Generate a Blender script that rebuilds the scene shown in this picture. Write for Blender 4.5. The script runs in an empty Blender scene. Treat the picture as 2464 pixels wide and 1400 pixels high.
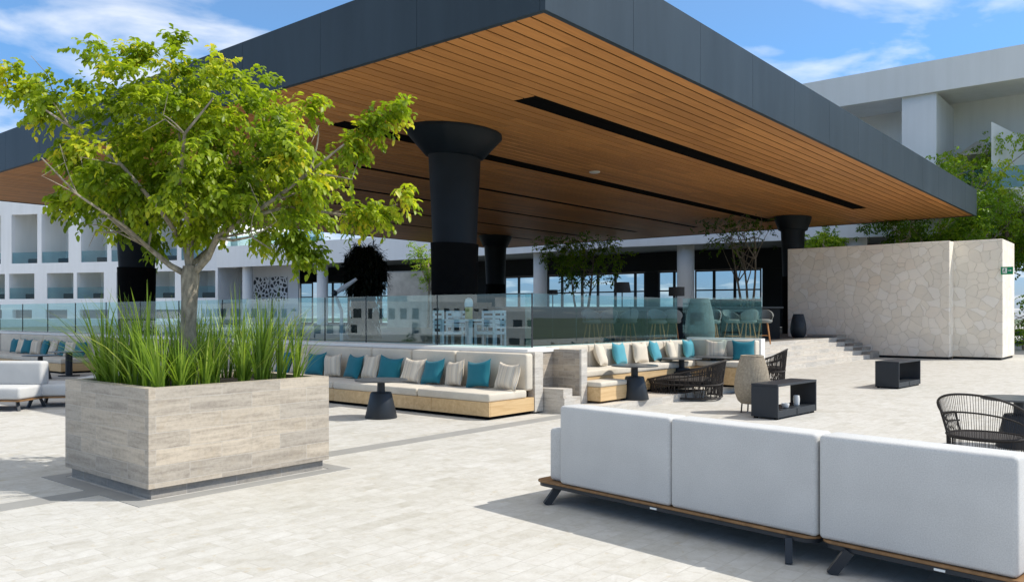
import bpy, bmesh, math, random
from mathutils import Vector, Matrix, noise
R = math.radians
random.seed(7)
sc = bpy.context.scene
# ---------------------------------------------------------------- camera, sky, sun, exposure
SA, CA = math.sin(R(39.4)), math.cos(R(39.4))
CAMH = 1.6
cam_d = bpy.data.cameras.new('camera'); cam = bpy.data.objects.new('camera', cam_d)
sc.collection.objects.link(cam); sc.camera = cam
cam.location = (0, 0, CAMH); cam.rotation_euler = (R(90), 0, -R(50.6))
cam_d.sensor_width = 36; cam_d.lens = 28.74; cam_d.shift_y = 0.0235
cam_d.clip_start = 0.05; cam_d.clip_end = 6000
SUN_EL, SUN_AZ = 48.5, 0.0           # azimuth in degrees off the camera's right hand side
sd = Vector((SA, -CA, 0)); sd.rotate(Matrix.Rotation(R(SUN_AZ), 3, 'Z'))
w = bpy.data.worlds.new('World'); sc.world = w; w.use_nodes = True
nt = w.node_tree; nt.nodes.clear()
def wn(t, **k):
    n = nt.nodes.new(t)
    for a, b in k.items(): setattr(n, a, b)
    return n
sky = wn('ShaderNodeTexSky', sky_type='NISHITA', sun_disc=False)
sky.sun_elevation = R(SUN_EL); sky.sun_rotation = math.atan2(sd.x, sd.y)
sky.air_density = 1.0; sky.dust_density = 0.0; sky.ozone_density = 3.0; sky.altitude = 0
bg = wn('ShaderNodeBackground'); bg.inputs[1].default_value = 0.15
out = wn('ShaderNodeOutputWorld')
tc = wn('ShaderNodeTexCoord'); sep = wn('ShaderNodeSeparateXYZ'); nt.links.new(tc.outputs['Generated'], sep.inputs[0])
# cloud layer: direction projected on a flat ceiling high up
zz = wn('ShaderNodeMath', operation='ADD'); nt.links.new(sep.outputs[2], zz.inputs[0]); zz.inputs[1].default_value = 0.12
zm = wn('ShaderNodeMath', operation='MAXIMUM'); nt.links.new(zz.outputs[0], zm.inputs[0]); zm.inputs[1].default_value = 0.05
dx = wn('ShaderNodeMath', operation='DIVIDE'); nt.links.new(sep.outputs[0], dx.inputs[0]); nt.links.new(zm.outputs[0], dx.inputs[1])
dy = wn('ShaderNodeMath', operation='DIVIDE'); nt.links.new(sep.outputs[1], dy.inputs[0]); nt.links.new(zm.outputs[0], dy.inputs[1])
cmb = wn('ShaderNodeCombineXYZ'); nt.links.new(dx.outputs[0], cmb.inputs[0]); nt.links.new(dy.outputs[0], cmb.inputs[1])
mp = wn('ShaderNodeMapping'); nt.links.new(cmb.outputs[0], mp.inputs[0]); mp.inputs['Rotation'].default_value = (0, 0, R(52)); mp.inputs['Scale'].default_value = (1.0, 1.15, 1)
mp.inputs['Location'].default_value = (3.1, 1.7, 0)
n1 = wn('ShaderNodeTexNoise'); n1.inputs['Scale'].default_value = 1.9; n1.inputs['Detail'].default_value = 9; n1.inputs['Roughness'].default_value = 0.53; n1.inputs['Distortion'].default_value = 0.35
nt.links.new(mp.outputs[0], n1.inputs['Vector'])
cr = wn('ShaderNodeValToRGB'); cr.color_ramp.elements[0].position = 0.51; cr.color_ramp.elements[1].position = 0.74
nt.links.new(n1.outputs['Fac'], cr.inputs[0])
cs = wn('ShaderNodeMath', operation='MULTIPLY'); nt.links.new(cr.outputs[0], cs.inputs[0]); cs.inputs[1].default_value = 0.8
vz = wn('ShaderNodeMapRange'); vz.inputs[1].default_value = .50; vz.inputs[2].default_value = .80; vz.inputs[3].default_value = 0; vz.inputs[4].default_value = .75; nt.links.new(sep.outputs[2], vz.inputs[0])  # overhead sky outside the view whitened to add ambient fill
vm = wn('ShaderNodeMath', operation='MAXIMUM'); nt.links.new(cs.outputs[0], vm.inputs[0]); nt.links.new(vz.outputs[0], vm.inputs[1])
mx = wn('ShaderNodeMixRGB'); nt.links.new(vm.outputs[0], mx.inputs[0]); hz = wn('ShaderNodeValToRGB'); hz.color_ramp.elements[0].position = 0.0; hz.color_ramp.elements[0].color = (.23,.29,.48,1); hz.color_ramp.elements[1].position = .28; hz.color_ramp.elements[1].color = (.55,.76,.90,1); e3 = hz.color_ramp.elements.new(.55); e3.color = (1.0,.97,.90,1); e4 = hz.color_ramp.elements.new(.8); e4.color = (1.0,.88,.74,1)
nt.links.new(sep.outputs[2], hz.inputs[0]); hm = wn('ShaderNodeMixRGB', blend_type='MULTIPLY'); hm.inputs[0].default_value = 1; nt.links.new(sky.outputs[0], hm.inputs[1]); nt.links.new(hz.outputs[0], hm.inputs[2])
nt.links.new(hm.outputs[0], mx.inputs[1]); mx.inputs[2].default_value = (6.4, 6.3, 6.1, 1)
nt.links.new(mx.outputs[0], bg.inputs[0]); nt.links.new(bg.outputs[0], out.inputs[0])
sl = bpy.data.lights.new('sun', 'SUN'); so = bpy.data.objects.new('sun', sl); sc.collection.objects.link(so)
sl.energy = 3.3; sl.angle = R(0.5); sl.color = (1.0, 0.95, 0.86)
sv = Vector((sd.x * math.cos(R(SUN_EL)), sd.y * math.cos(R(SUN_EL)), math.sin(R(SUN_EL))))
so.rotation_euler = sv.to_track_quat('Z', 'Y').to_euler(); so.location = (0, 0, 30)
sc.view_settings.view_transform = 'Standard'; sc.view_settings.look = 'None'
sc.view_settings.gamma = 1; sc.view_settings.exposure = 0.50
sc.render.engine = 'CYCLES'
try:
    sc.cycles.max_bounces = 10; sc.cycles.diffuse_bounces = 5; sc.cycles.transparent_max_bounces = 16; sc.cycles.caustics_reflective = False
except Exception: pass

# ---------------------------------------------------------------- coordinates
def W(X, Y, z=0.0):                    # right / ahead of the viewpoint in metres -> world
    return Vector((X * SA + Y * CA, -X * CA + Y * SA, z))
def UY(u, Y, z=0.0): return W((u - 1232) / 1967 * Y, Y, z)

# ---------------------------------------------------------------- mesh helper
class MB:
    def __init__(s): s.v = []; s.f = []; s.sm = []; s.attr = None
    def add(s, vs, fs, smooth=False):
        o = len(s.v); s.v += [tuple(v) for v in vs]; s.f += [tuple(i + o for i in f) for f in fs]; s.sm += [smooth] * len(fs); return s
    def box(s, x0, x1, y0, y1, z0, z1):
        if x0 > x1: x0, x1 = x1, x0
        if y0 > y1: y0, y1 = y1, y0
        return s.add([(x0,y0,z0),(x1,y0,z0),(x1,y1,z0),(x0,y1,z0),(x0,y0,z1),(x1,y0,z1),(x1,y1,z1),(x0,y1,z1)],
              [(0,3,2,1),(4,5,6,7),(0,1,5,4),(1,2,6,5),(2,3,7,6),(3,0,4,7)])
    def prism(s, pts, z0, z1):
        n = len(pts); vs = [(p[0],p[1],z0) for p in pts] + [(p[0],p[1],z1) for p in pts]
        fs = [tuple(range(n))[::-1], tuple(range(n, 2*n))] + [(i,(i+1)%n,(i+1)%n+n,i+n) for i in range(n)]
        return s.add(vs, fs)
    def bm(s, b, smooth=True):
        b.verts.index_update(); return s.add([v.co[:] for v in b.verts], [[v.index for v in f.verts] for f in b.faces], smooth)
    def rbox(s, x0, x1, y0, y1, z0, z1, r=.03, seg=3, puff=0.0):
        b = bmesh.new(); bmesh.ops.create_cube(b, size=1)
        for v in b.verts: v.co = ((x0+x1)/2 + v.co.x*(x1-x0), (y0+y1)/2 + v.co.y*(y1-y0), (z0+z1)/2 + v.co.z*(z1-z0))
        bmesh.ops.bevel(b, geom=b.edges[:], offset=r, segments=seg, affect='EDGES', profile=.5)
        s.bm(b); b.free(); return s
    def tube(s, pts, rad, seg=8, cap=True, closed=False):
        pts = [Vector(p) for p in pts]; n = len(pts)
        if not hasattr(rad, '__len__'): rad = [rad] * n
        vs = []; prev = None
        for i, p in enumerate(pts):
            if closed: d = pts[(i+1) % n] - pts[i-1]
            else: d = pts[min(i+1, n-1)] - pts[max(i-1, 0)]
            if d.length < 1e-9: d = Vector((0,0,1))
            d.normalize()
            if prev is None: a = d.orthogonal().normalized()
            else:
                a = prev - d * prev.dot(d)
                a = a.normalized() if a.length > 1e-6 else d.orthogonal().normalized()
            prev = a; b = d.cross(a)
            for k in range(seg):
                t = 2*math.pi*k/seg; vs.append(p + (a*math.cos(t) + b*math.sin(t)) * rad[i])
        fs = []
        for i in range(n if closed else n-1):
            j = (i+1) % n
            for k in range(seg): fs.append((i*seg+k, i*seg+(k+1)%seg, j*seg+(k+1)%seg, j*seg+k))
        if cap and not closed: fs += [tuple(range(seg))[::-1], tuple(range((n-1)*seg, n*seg))]
        return s.add(vs, fs, True)
    def lathe(s, prof, c=(0,0,0), seg=28, sx=1, sy=1, smooth=True):
        vs = []; n = len(prof)
        for r, z in prof:
            for k in range(seg):
                t = 2*math.pi*k/seg; vs.append((c[0]+r*sx*math.cos(t), c[1]+r*sy*math.sin(t), c[2]+z))
        fs = [(i*seg+k, i*seg+(k+1)%seg, (i+1)*seg+(k+1)%seg, (i+1)*seg+k) for i in range(n-1) for k in range(seg)]
        fs += [tuple(range(seg))[::-1], tuple(range((n-1)*seg, n*seg))]
        return s.add(vs, fs, smooth)
    def bar(s, p, q, wdt, hgt):           # rectangular bar between two points
        p, q = Vector(p), Vector(q); d = (q-p).normalized()
        a = d.cross(Vector((0,0,1)))
        if a.length < 1e-3: a = Vector((1,0,0))
        a.normalize(); b = a.cross(d).normalized()
        vs = [c + a*i*wdt/2 + b*j*hgt/2 for c in (p,q) for i,j in ((-1,-1),(1,-1),(1,1),(-1,1))]
        return s.add(vs, [(0,1,2,3),(7,6,5,4),(0,4,5,1),(1,5,6,2),(2,6,7,3),(3,7,4,0)])
    def xf(s, m):
        s.v = [tuple(m @ Vector(v)) for v in s.v]; return s
    def mesh(s, name, mat, bevel=0):
        me = bpy.data.meshes.new(name); me.from_pydata(s.v, [], s.f); me.update()
        me.polygons.foreach_set('use_smooth', s.sm)
        if s.attr:
            at = me.attributes.new('tone', 'FLOAT', 'POINT'); at.data.foreach_set('value', s.attr)
        if mat: me.materials.append(mat)
        if not s.attr and len(s.f) < 60000:
            b = bmesh.new(); b.from_mesh(me); bmesh.ops.recalc_face_normals(b, faces=b.faces[:]); b.to_mesh(me); b.free()
            try: me.set_sharp_from_angle(angle=R(40))
            except Exception: pass
        return me
C = sc.collection
def tagp(o, label=None, cat=None, group=None, kind=None):
    if label: o['label'] = label
    if cat: o['category'] = cat
    if group: o['group'] = group
    if kind: o['kind'] = kind
    return o
def thing(name, label, cat, loc=(0,0,0), rz=0, group=None):
    o = bpy.data.objects.new(name, None); C.objects.link(o); o.location = loc; o.rotation_euler = (0,0,rz); o.empty_display_size = .2
    return tagp(o, label, cat, group)
def rootof(o):
    while o.parent: o = o.parent
    return o
def part(name, mb, mat, parent=None, label=None, world=False, bev=0):
    if world and parent:
        r = rootof(parent); m = Matrix.Translation(r.location) @ Matrix.Rotation(r.rotation_euler[2], 4, 'Z'); mb.xf(m.inverted())
    o = bpy.data.objects.new(name, mb.mesh(name, mat)); C.objects.link(o)
    if parent: o.parent = parent
    if label: o['label'] = label
    if bev:
        md = o.modifiers.new('Bevel', 'BEVEL'); md.width = bev; md.segments = 2; md.limit_method = 'ANGLE'; md.angle_limit = R(50)
    return o
def solo(name, mb, mat, label, cat, group=None, kind=None, origin=None, bev=0):
    if origin is not None: mb.xf(Matrix.Translation(-Vector(origin)))
    o = part(name, mb, mat, bev=bev)
    if origin is not None: o.location = origin
    return tagp(o, label, cat, group, kind)
def struct(name, mb, mat, bev=0): return tagp(part(name, mb, mat, bev=bev), kind='structure')
def dup(root, loc=None, rz=None, label=None, group=None, scale=None):
    def cp(o, par):
        c = o.copy(); C.objects.link(c)
        if par: c.parent = par
        for ch in [x for x in kids.get(o.name, [])]: cp(ch, c)
        return c
    kids = {}
    for o in C.objects:
        if o.parent: kids.setdefault(o.parent.name, []).append(o)
    r = cp(root, None)
    if loc is not None: r.location = loc
    if rz is not None: r.rotation_euler = (0,0,rz)
    if scale: r.scale = scale
    if label: r['label'] = label
    if group: r['group'] = group
    return r

# ---------------------------------------------------------------- materials
class M:
    def __init__(s, name):
        s.m = bpy.data.materials.new(name); s.m.use_nodes = True; s.t = s.m.node_tree; s.n = s.t.nodes; s.l = s.t.links
        s.p = s.n['Principled BSDF']; s.o = s.n['Material Output']
    def N(s, t, **k):
        n = s.n.new(t)
        for a, b in k.items():
            if a in n.inputs: n.inputs[a].default_value = b
            else: setattr(n, a, b)
        return n
    def L(s, a, b): s.l.new(a, b); return s
    def pos(s, mode='world', scale=(1,1,1), rot=(0,0,0)):
        if mode == 'world': o = s.N('ShaderNodeNewGeometry').outputs['Position']
        else: o = s.N('ShaderNodeTexCoord').outputs['Object']
        mp = s.N('ShaderNodeMapping'); mp.inputs['Scale'].default_value = scale; mp.inputs['Rotation'].default_value = rot
        s.L(o, mp.inputs[0]); return mp.outputs[0]
    def noise(s, vec, scale, detail=4, rough=.55, dist=0):
        n = s.N('ShaderNodeTexNoise'); n.inputs['Scale'].default_value = scale; n.inputs['Detail'].default_value = detail
        n.inputs['Roughness'].default_value = rough; n.inputs['Distortion'].default_value = dist; s.L(vec, n.inputs['Vector']); return n.outputs['Fac']
    def ramp(s, fac, stops):
        r = s.N('ShaderNodeValToRGB'); e = r.color_ramp.elements
        while len(e) < len(stops): e.new(.5)
        for i, (p, c) in enumerate(stops): e[i].position = p; e[i].color = (*c, 1) if len(c) == 3 else c
        s.L(fac, r.inputs[0]); return r.outputs[0]
    def mix(s, f, a, b, mode='MIX'):
        n = s.N('ShaderNodeMixRGB', blend_type=mode)
        for i, x in ((0, f), (1, a), (2, b)):
            if hasattr(x, 'links'): s.L(x, n.inputs[i])
            elif i == 0: n.inputs[0].default_value = x
            else: n.inputs[i].default_value = (*x, 1)
        return n.outputs[0]
    def math(s, op, a, b=0.0):
        n = s.N('ShaderNodeMath', operation=op)
        for i, x in ((0, a), (1, b)):
            if hasattr(x, 'links'): s.L(x, n.inputs[i])
            else: n.inputs[i].default_value = x
        return n.outputs[0]
    def bump(s, h, st=.3, d=.01):
        b = s.N('ShaderNodeBump'); b.inputs['Strength'].default_value = st; b.inputs['Distance'].default_value = d
        s.L(h, b.inputs['Height']); s.L(b.outputs[0], s.p.inputs['Normal']); return s
    def col(s, c):
        if hasattr(c, 'links'): s.L(c, s.p.inputs['Base Color'])
        else: s.p.inputs['Base Color'].default_value = (*c, 1)
        return s
    def setp(s, rough=.6, metal=0, spec=.5):
        s.p.inputs['Roughness'].default_value = rough; s.p.inputs['Metallic'].default_value = metal
        s.p.inputs['Specular IOR Level'].default_value = spec; return s
def simple(name, c, rough=.6, metal=0, var=.12, sc_=6, bump=.1, spec=.4, mode='obj', stretch=(1,1,1)):
    m = M(name); v = m.pos(mode, stretch); n = m.noise(v, sc_, 6, .6)
    m.col(m.ramp(n, [(.25, tuple(x*(1-var) for x in c)), (.75, tuple(min(1, x*(1+var)) for x in c))])).setp(rough, metal, spec)
    n2 = m.noise(v, sc_*12, 3); m.bump(n2, bump, .004); return m.m

def face_uv(m, sx=1, sy=1):        # (x+y, z) for upright axis-aligned faces
    g = m.N('ShaderNodeNewGeometry'); sp = m.N('ShaderNodeSeparateXYZ'); m.L(g.outputs['Position'], sp.inputs[0])
    a = m.math('ADD', sp.outputs[0], sp.outputs[1]); c = m.N('ShaderNodeCombineXYZ')
    m.L(m.math('MULTIPLY', a, sx), c.inputs[0]); m.L(m.math('MULTIPLY', sp.outputs[2], sy), c.inputs[1]); return c.outputs[0]

def travertine_clad(name, base=(.50,.44,.36), dark=(.29,.25,.205), bw=.63, bh=.1445, off=.5, con=.75):
    m = M(name); uv = face_uv(m)
    br = m.N('ShaderNodeTexBrick', offset=off, offset_frequency=2, squash=1.0, squash_frequency=2)
    m.L(uv, br.inputs['Vector']); br.inputs['Scale'].default_value = 1; br.inputs['Mortar Size'].default_value = .0022; br.inputs['Mortar Smooth'].default_value = .3
    br.inputs['Brick Width'].default_value = bw; br.inputs['Row Height'].default_value = bh
    br.inputs['Color1'].default_value = (0,0,0,1); br.inputs['Color2'].default_value = (1,1,1,1); br.inputs['Mortar'].default_value = (.5,.5,.5,1)
    # veins: bands that run along each block, shifted per block
    add = m.N('ShaderNodeVectorMath', operation='ADD'); m.L(uv, add.inputs[0]); sc3 = m.N('ShaderNodeVectorMath', operation='SCALE'); m.L(br.outputs['Color'], sc3.inputs[0]); sc3.inputs['Scale'].default_value = 7
    m.L(sc3.outputs[0], add.inputs[1]); mp = m.N('ShaderNodeMapping'); mp.inputs['Scale'].default_value = (.9, 9, 1); m.L(add.outputs[0], mp.inputs[0])
    v0 = m.noise(mp.outputs[0], 2.2, 12, .66, .7); vf = m.noise(uv, 26, 6, .7); v1 = m.math('ADD', m.math('MULTIPLY', v0, .66), m.math('MULTIPLY', vf, .34)); mp2 = m.N('ShaderNodeMapping'); mp2.inputs['Scale'].default_value = (3, 4, 1); m.L(add.outputs[0], mp2.inputs[0]); v2 = m.noise(mp2.outputs[0], 1.2, 5, .55, 2.0)
    c = m.ramp(v1, [(.34, dark), (.45, tuple((a*.6+b*.4) for a, b in zip(base, dark))), (.53, base), (.66, tuple(min(1, x*1.16) for x in base))])
    c = m.mix(m.math('MULTIPLY', m.ramp(v2, [(.55, (0,0,0)), (.72, (1,1,1))]), .45), c, (.43,.36,.27))
    tone = m.ramp(br.outputs['Color'], [(0, (.74,.75,.77)), (1, (1.08,1.04,.98))]); c = m.mix(con, c, tone, 'MULTIPLY')
    c = m.mix(m.math('MULTIPLY', br.outputs['Fac'], .55), c, (.56,.54,.50)); pz = m.noise(uv, 55, 3, .6); c = m.mix(m.math('MULTIPLY', m.ramp(pz, [(.63,(0,0,0)),(.70,(1,1,1))]), .4), c, (.22,.19,.15)); m.col(c).setp(.6, 0, .35)
    h = m.math('SUBTRACT', v1, m.math('MULTIPLY', br.outputs['Fac'], .6)); m.bump(h, .25, .006); return m.m

def paver():
    m = M('pale_pavers'); g = m.pos('world')
    wv = m.N('ShaderNodeTexNoise'); wv.inputs['Scale'].default_value = 3.0; wv.inputs['Detail'].default_value = 2; m.L(g, wv.inputs['Vector'])
    ws = m.N('ShaderNodeVectorMath', operation='SCALE'); m.L(wv.outputs['Color'], ws.inputs[0]); ws.inputs['Scale'].default_value = .012; wa = m.N('ShaderNodeVectorMath', operation='ADD'); m.L(g, wa.inputs[0]); m.L(ws.outputs[0], wa.inputs[1])
    br = m.N('ShaderNodeTexBrick', offset=.38, offset_frequency=2, squash=.72, squash_frequency=3); m.L(wa.outputs[0], br.inputs['Vector']); br.inputs['Scale'].default_value = 1; br.inputs['Brick Width'].default_value = .36; br.inputs['Row Height'].default_value = .152
    br.inputs['Mortar Size'].default_value = .0045; br.inputs['Mortar Smooth'].default_value = .35; br.inputs['Color1'].default_value = (0,0,0,1); br.inputs['Color2'].default_value = (1,1,1,1); br.inputs['Mortar'].default_value = (.5,.5,.5,1)
    # every tile gets its own piece of stone pattern
    sc3 = m.N('ShaderNodeVectorMath', operation='SCALE'); m.L(br.outputs['Color'], sc3.inputs[0]); sc3.inputs['Scale'].default_value = 9
    ad = m.N('ShaderNodeVectorMath', operation='ADD'); m.L(g, ad.inputs[0]); m.L(sc3.outputs[0], ad.inputs[1])
    a = m.noise(ad.outputs[0], 7.5, 9, .68, .35); b = m.noise(ad.outputs[0], 11, 5, .6, .6); lg = m.noise(g, .55, 4, .5); f = m.noise(g, 60, 4, .7)
    c = m.ramp(a, [(.30, (.425,.405,.36)), (.47, (.505,.49,.455)), (.70, (.565,.555,.525))])
    c = m.mix(.8, c, m.ramp(br.outputs['Color'], [(0, (.88,.87,.845)), (.25, (.96,.955,.94)), (.5,(1,1,1)), (1, (1.04,1.04,1.05))]), 'MULTIPLY')
    c = m.mix(m.math('MULTIPLY', m.ramp(b, [(.60, (0,0,0)), (.70, (1,1,1))]), .5), c, (.44,.375,.27))
    spot = m.noise(g, 5.5, 4, .6); c = m.mix(m.math('MULTIPLY', m.ramp(spot, [(.69, (0,0,0)), (.73, (1,1,1))]), .45), c, (.36,.29,.20))
    c = m.mix(.6, c, m.ramp(lg, [(.3, (.95,.945,.93)), (.7, (1.03,1.03,1.04))]), 'MULTIPLY'); c = m.mix(.6, c, m.ramp(f, [(.3, (.90,.90,.89)), (.7, (1.05,1.05,1.05))]), 'MULTIPLY')
    c = m.mix(m.math('MULTIPLY', br.outputs['Fac'], .42), c, (.38,.36,.325)); m.col(c).setp(.72, 0, .25)
    m.bump(m.math('SUBTRACT', m.math('ADD', m.math('MULTIPLY', a, .5), m.math('MULTIPLY', f, .3)), m.math('MULTIPLY', br.outputs['Fac'], .7)), .4, .006); return m.m

def crazy_stone(name, sc_=3.0, base=(.86,.79,.67)):
    m = M(name); uv = face_uv(m); g = m.noise(uv, 2.2, 3, .5); nz = m.N('ShaderNodeTexNoise'); nz.inputs['Scale'].default_value = 2.3; nz.inputs['Detail'].default_value = 3; m.L(uv, nz.inputs['Vector'])
    s3 = m.N('ShaderNodeVectorMath', operation='SCALE'); m.L(nz.outputs['Color'], s3.inputs[0]); s3.inputs['Scale'].default_value = .32
    ad = m.N('ShaderNodeVectorMath', operation='ADD'); m.L(uv, ad.inputs[0]); m.L(s3.outputs[0], ad.inputs[1])
    ve = m.N('ShaderNodeTexVoronoi', feature='DISTANCE_TO_EDGE', voronoi_dimensions='2D'); ve.inputs['Scale'].default_value = sc_; m.L(ad.outputs[0], ve.inputs['Vector'])
    vc = m.N('ShaderNodeTexVoronoi', feature='F1', voronoi_dimensions='2D'); vc.inputs['Scale'].default_value = sc_; m.L(ad.outputs[0], vc.inputs['Vector'])
    sp = m.N('ShaderNodeSeparateColor'); m.L(vc.outputs['Color'], sp.inputs[0])
    c = m.ramp(sp.outputs[0], [(0, tuple(x*.93 for x in base)), (.5, base), (.8, (.88,.83,.74)), (1, (.84,.74,.60))])
    w_ = m.noise(uv, 1.1, 5); c = m.mix(.8, c, m.ramp(w_, [(.3, (.92,.92,.94)), (.7, (1.06,1.04,1.02))]), 'MULTIPLY')
    st = m.noise(uv, 2.1, 4, .6); c = m.mix(m.math('MULTIPLY', m.ramp(st, [(.64, (0,0,0)), (.76, (1,1,1))]), .35), c, (.46,.34,.22))
    e = m.ramp(ve.outputs['Distance'], [(.0, (1,1,1)), (.035, (0,0,0))]); br = m.noise(uv, 2.7, 3); e2 = m.math('MULTIPLY', e, m.ramp(br, [(.36, (.25,.25,.25)), (.62, (.8,.8,.8))]))
    c = m.mix(e2, c, (.50,.44,.36)); m.col(c).setp(.85, 0, .2)
    m.bump(m.math('ADD', m.math('MULTIPLY', m.noise(uv, 14, 5, .65), .6), m.math('MULTIPLY', m.ramp(ve.outputs['Distance'], [(0,(0,0,0)),(.05,(1,1,1))]), .6)), .55, .03); return m.m

def boards():
    m = M('timber_boards'); g = m.N('ShaderNodeNewGeometry'); sp = m.N('ShaderNodeSeparateXYZ'); m.L(g.outputs['Position'], sp.inputs[0])
    idx = m.math('FLOOR', m.math('DIVIDE', m.math('SUBTRACT', sp.outputs[1], 7.30), .2975)); wn_ = m.N('ShaderNodeTexWhiteNoise', noise_dimensions='1D'); m.L(idx, wn_.inputs['W'])
    seg = m.math('FLOOR', m.math('DIVIDE', m.math('ADD', sp.outputs[0], m.math('MULTIPLY', wn_.outputs['Value'], 3.6)), 3.6)); w2 = m.N('ShaderNodeTexWhiteNoise', noise_dimensions='2D'); cc = m.N('ShaderNodeCombineXYZ'); m.L(idx, cc.inputs[0]); m.L(seg, cc.inputs[1]); m.L(cc.outputs[0], w2.inputs['Vector'])
    gr = m.noise(m.pos('world', (.5,14,1)), 2.0, 6, .6, .6); c = m.ramp(gr, [(.3, (.49,.215,.068)), (.7, (.65,.305,.100))])
    c = m.mix(1, c, m.ramp(w2.outputs['Value'], [(0, (.86,.84,.82)), (1, (1.12,1.1,1.06))]), 'MULTIPLY'); m.col(c).setp(.5, 0, .35); m.bump(gr, .1, .003); return m.m

def fabric(name, c, wv=420, rough=.9, var=.08):
    m = M(name); o = m.pos('obj'); n = m.noise(o, 3, 4); f = m.noise(o, wv*.35, 2, .7)
    cc = m.ramp(n, [(.3, tuple(x*(1-var) for x in c)), (.7, tuple(min(1,x*(1+var)) for x in c))]); cc = m.mix(.6, cc, m.ramp(f, [(.35, (.80,.80,.80)), (.65, (1.12,1.12,1.12))]), 'MULTIPLY')
    m.col(cc).setp(rough, 0, .15); m.p.inputs['Sheen Weight'].default_value = .15
    m.bump(m.math('ADD', m.math('MULTIPLY', f, .12), m.noise(o, 5, 3)), .3, .012); return m.m

def striped(name, c=(.66,.60,.50)):
    m = M(name); o = m.pos('obj'); sp = m.N('ShaderNodeSeparateXYZ'); m.L(o, sp.inputs[0])
    cb = m.N('ShaderNodeCombineXYZ'); m.L(sp.outputs[0], cb.inputs[0]); n = m.noise(cb.outputs[0], 38, 2, .6); n2 = m.noise(cb.outputs[0], 14, 1)
    s = m.ramp(n, [(.36, (.20,.22,.24)), (.44, c), (.52, (.50,.42,.32)), (.56, c), (.66, (.30,.30,.30))]); s = m.mix(m.ramp(n2, [(.48,(0,0,0)),(.60,(1,1,1))]), s, c)
    m.col(s).setp(.95, 0, .1); m.bump(m.noise(o, 130, 2), .3, .004); return m.m

def wood(name, c1, c2, scale=(1,9,9), rough=.55):
    m = M(name); o = m.pos('world', scale); n = m.noise(o, 1.3, 7, .62, 1.0); m.col(m.ramp(n, [(.3, c1), (.7, c2)])).setp(rough, 0, .35); m.bump(n, .15, .004); return m.m

def leaf_mat(name, dark, mid, lite, yel=(.42,.42,.03), tr=.45):
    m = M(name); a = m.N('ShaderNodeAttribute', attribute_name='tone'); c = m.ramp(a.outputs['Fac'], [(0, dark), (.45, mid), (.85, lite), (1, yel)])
    m.col(c).setp(.42, 0, .35); t = m.N('ShaderNodeBsdfTranslucent'); m.L(m.mix(.6, c, m.mix(1, c, (1.5,1.6,.5), 'MULTIPLY')), t.inputs[0])
    mx_ = m.N('ShaderNodeMixShader'); mx_.inputs[0].default_value = tr; m.L(m.p.outputs[0], mx_.inputs[1]); m.L(t.outputs[0], mx_.inputs[2]); m.L(mx_.outputs[0], m.o.inputs[0]); return m.m

def glass(name, tint=(.78,.92,.92), ior=1.75, rough=0.0):
    m = M(name); m.n.remove(m.p); tr = m.N('ShaderNodeBsdfTransparent'); tr.inputs[0].default_value = (*tint, 1); gl = m.N('ShaderNodeBsdfGlossy'); gl.inputs['Roughness'].default_value = rough; gl.inputs[0].default_value = (.88,1,1,1)
    fr = m.N('ShaderNodeFresnel'); fr.inputs[0].default_value = ior; mx_ = m.N('ShaderNodeMixShader'); gb = m.N('ShaderNodeNewGeometry'); m.L(m.math('MULTIPLY', fr.outputs[0], m.math('SUBTRACT', 1.0, gb.outputs['Backfacing'])), mx_.inputs[0]); m.L(tr.outputs[0], mx_.inputs[1]); m.L(gl.outputs[0], mx_.inputs[2]); m.L(mx_.outputs[0], m.o.inputs[0]); return m.m

def fascia_mat(name):
    m = M(name); g = m.pos('world', (1,1,.25)); n = m.noise(g, .9, 6, .6, .3); n2 = m.noise(m.pos('world', (3,3,.3)), 1.2, 5)
    c = m.ramp(n, [(.3, (.028,.042,.054)), (.7, (.038,.055,.070))]); c = m.mix(.5, c, m.ramp(n2, [(.3,(.85,.85,.85)),(.7,(1.12,1.12,1.12))]), 'MULTIPLY'); m.col(c).setp(.5, 0, .22); return m.m
def plaster(name, c=(.74,.75,.77)):
    m = M(name); g = m.pos('world', (1,1,.5)); n = m.noise(g, .35, 6, .6); n2 = m.noise(m.pos('world', (2,2,.15)), 1.0, 4)
    cc = m.ramp(n, [(.3, tuple(x*.93 for x in c)), (.7, c)]); cc = m.mix(.35, cc, m.ramp(n2, [(.35,(.88,.88,.86)),(.6,(1,1,1))]), 'MULTIPLY'); m.col(cc).setp(.85, 0, .2); m.bump(m.noise(g, 30, 3), .1, .004); return m.m

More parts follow.
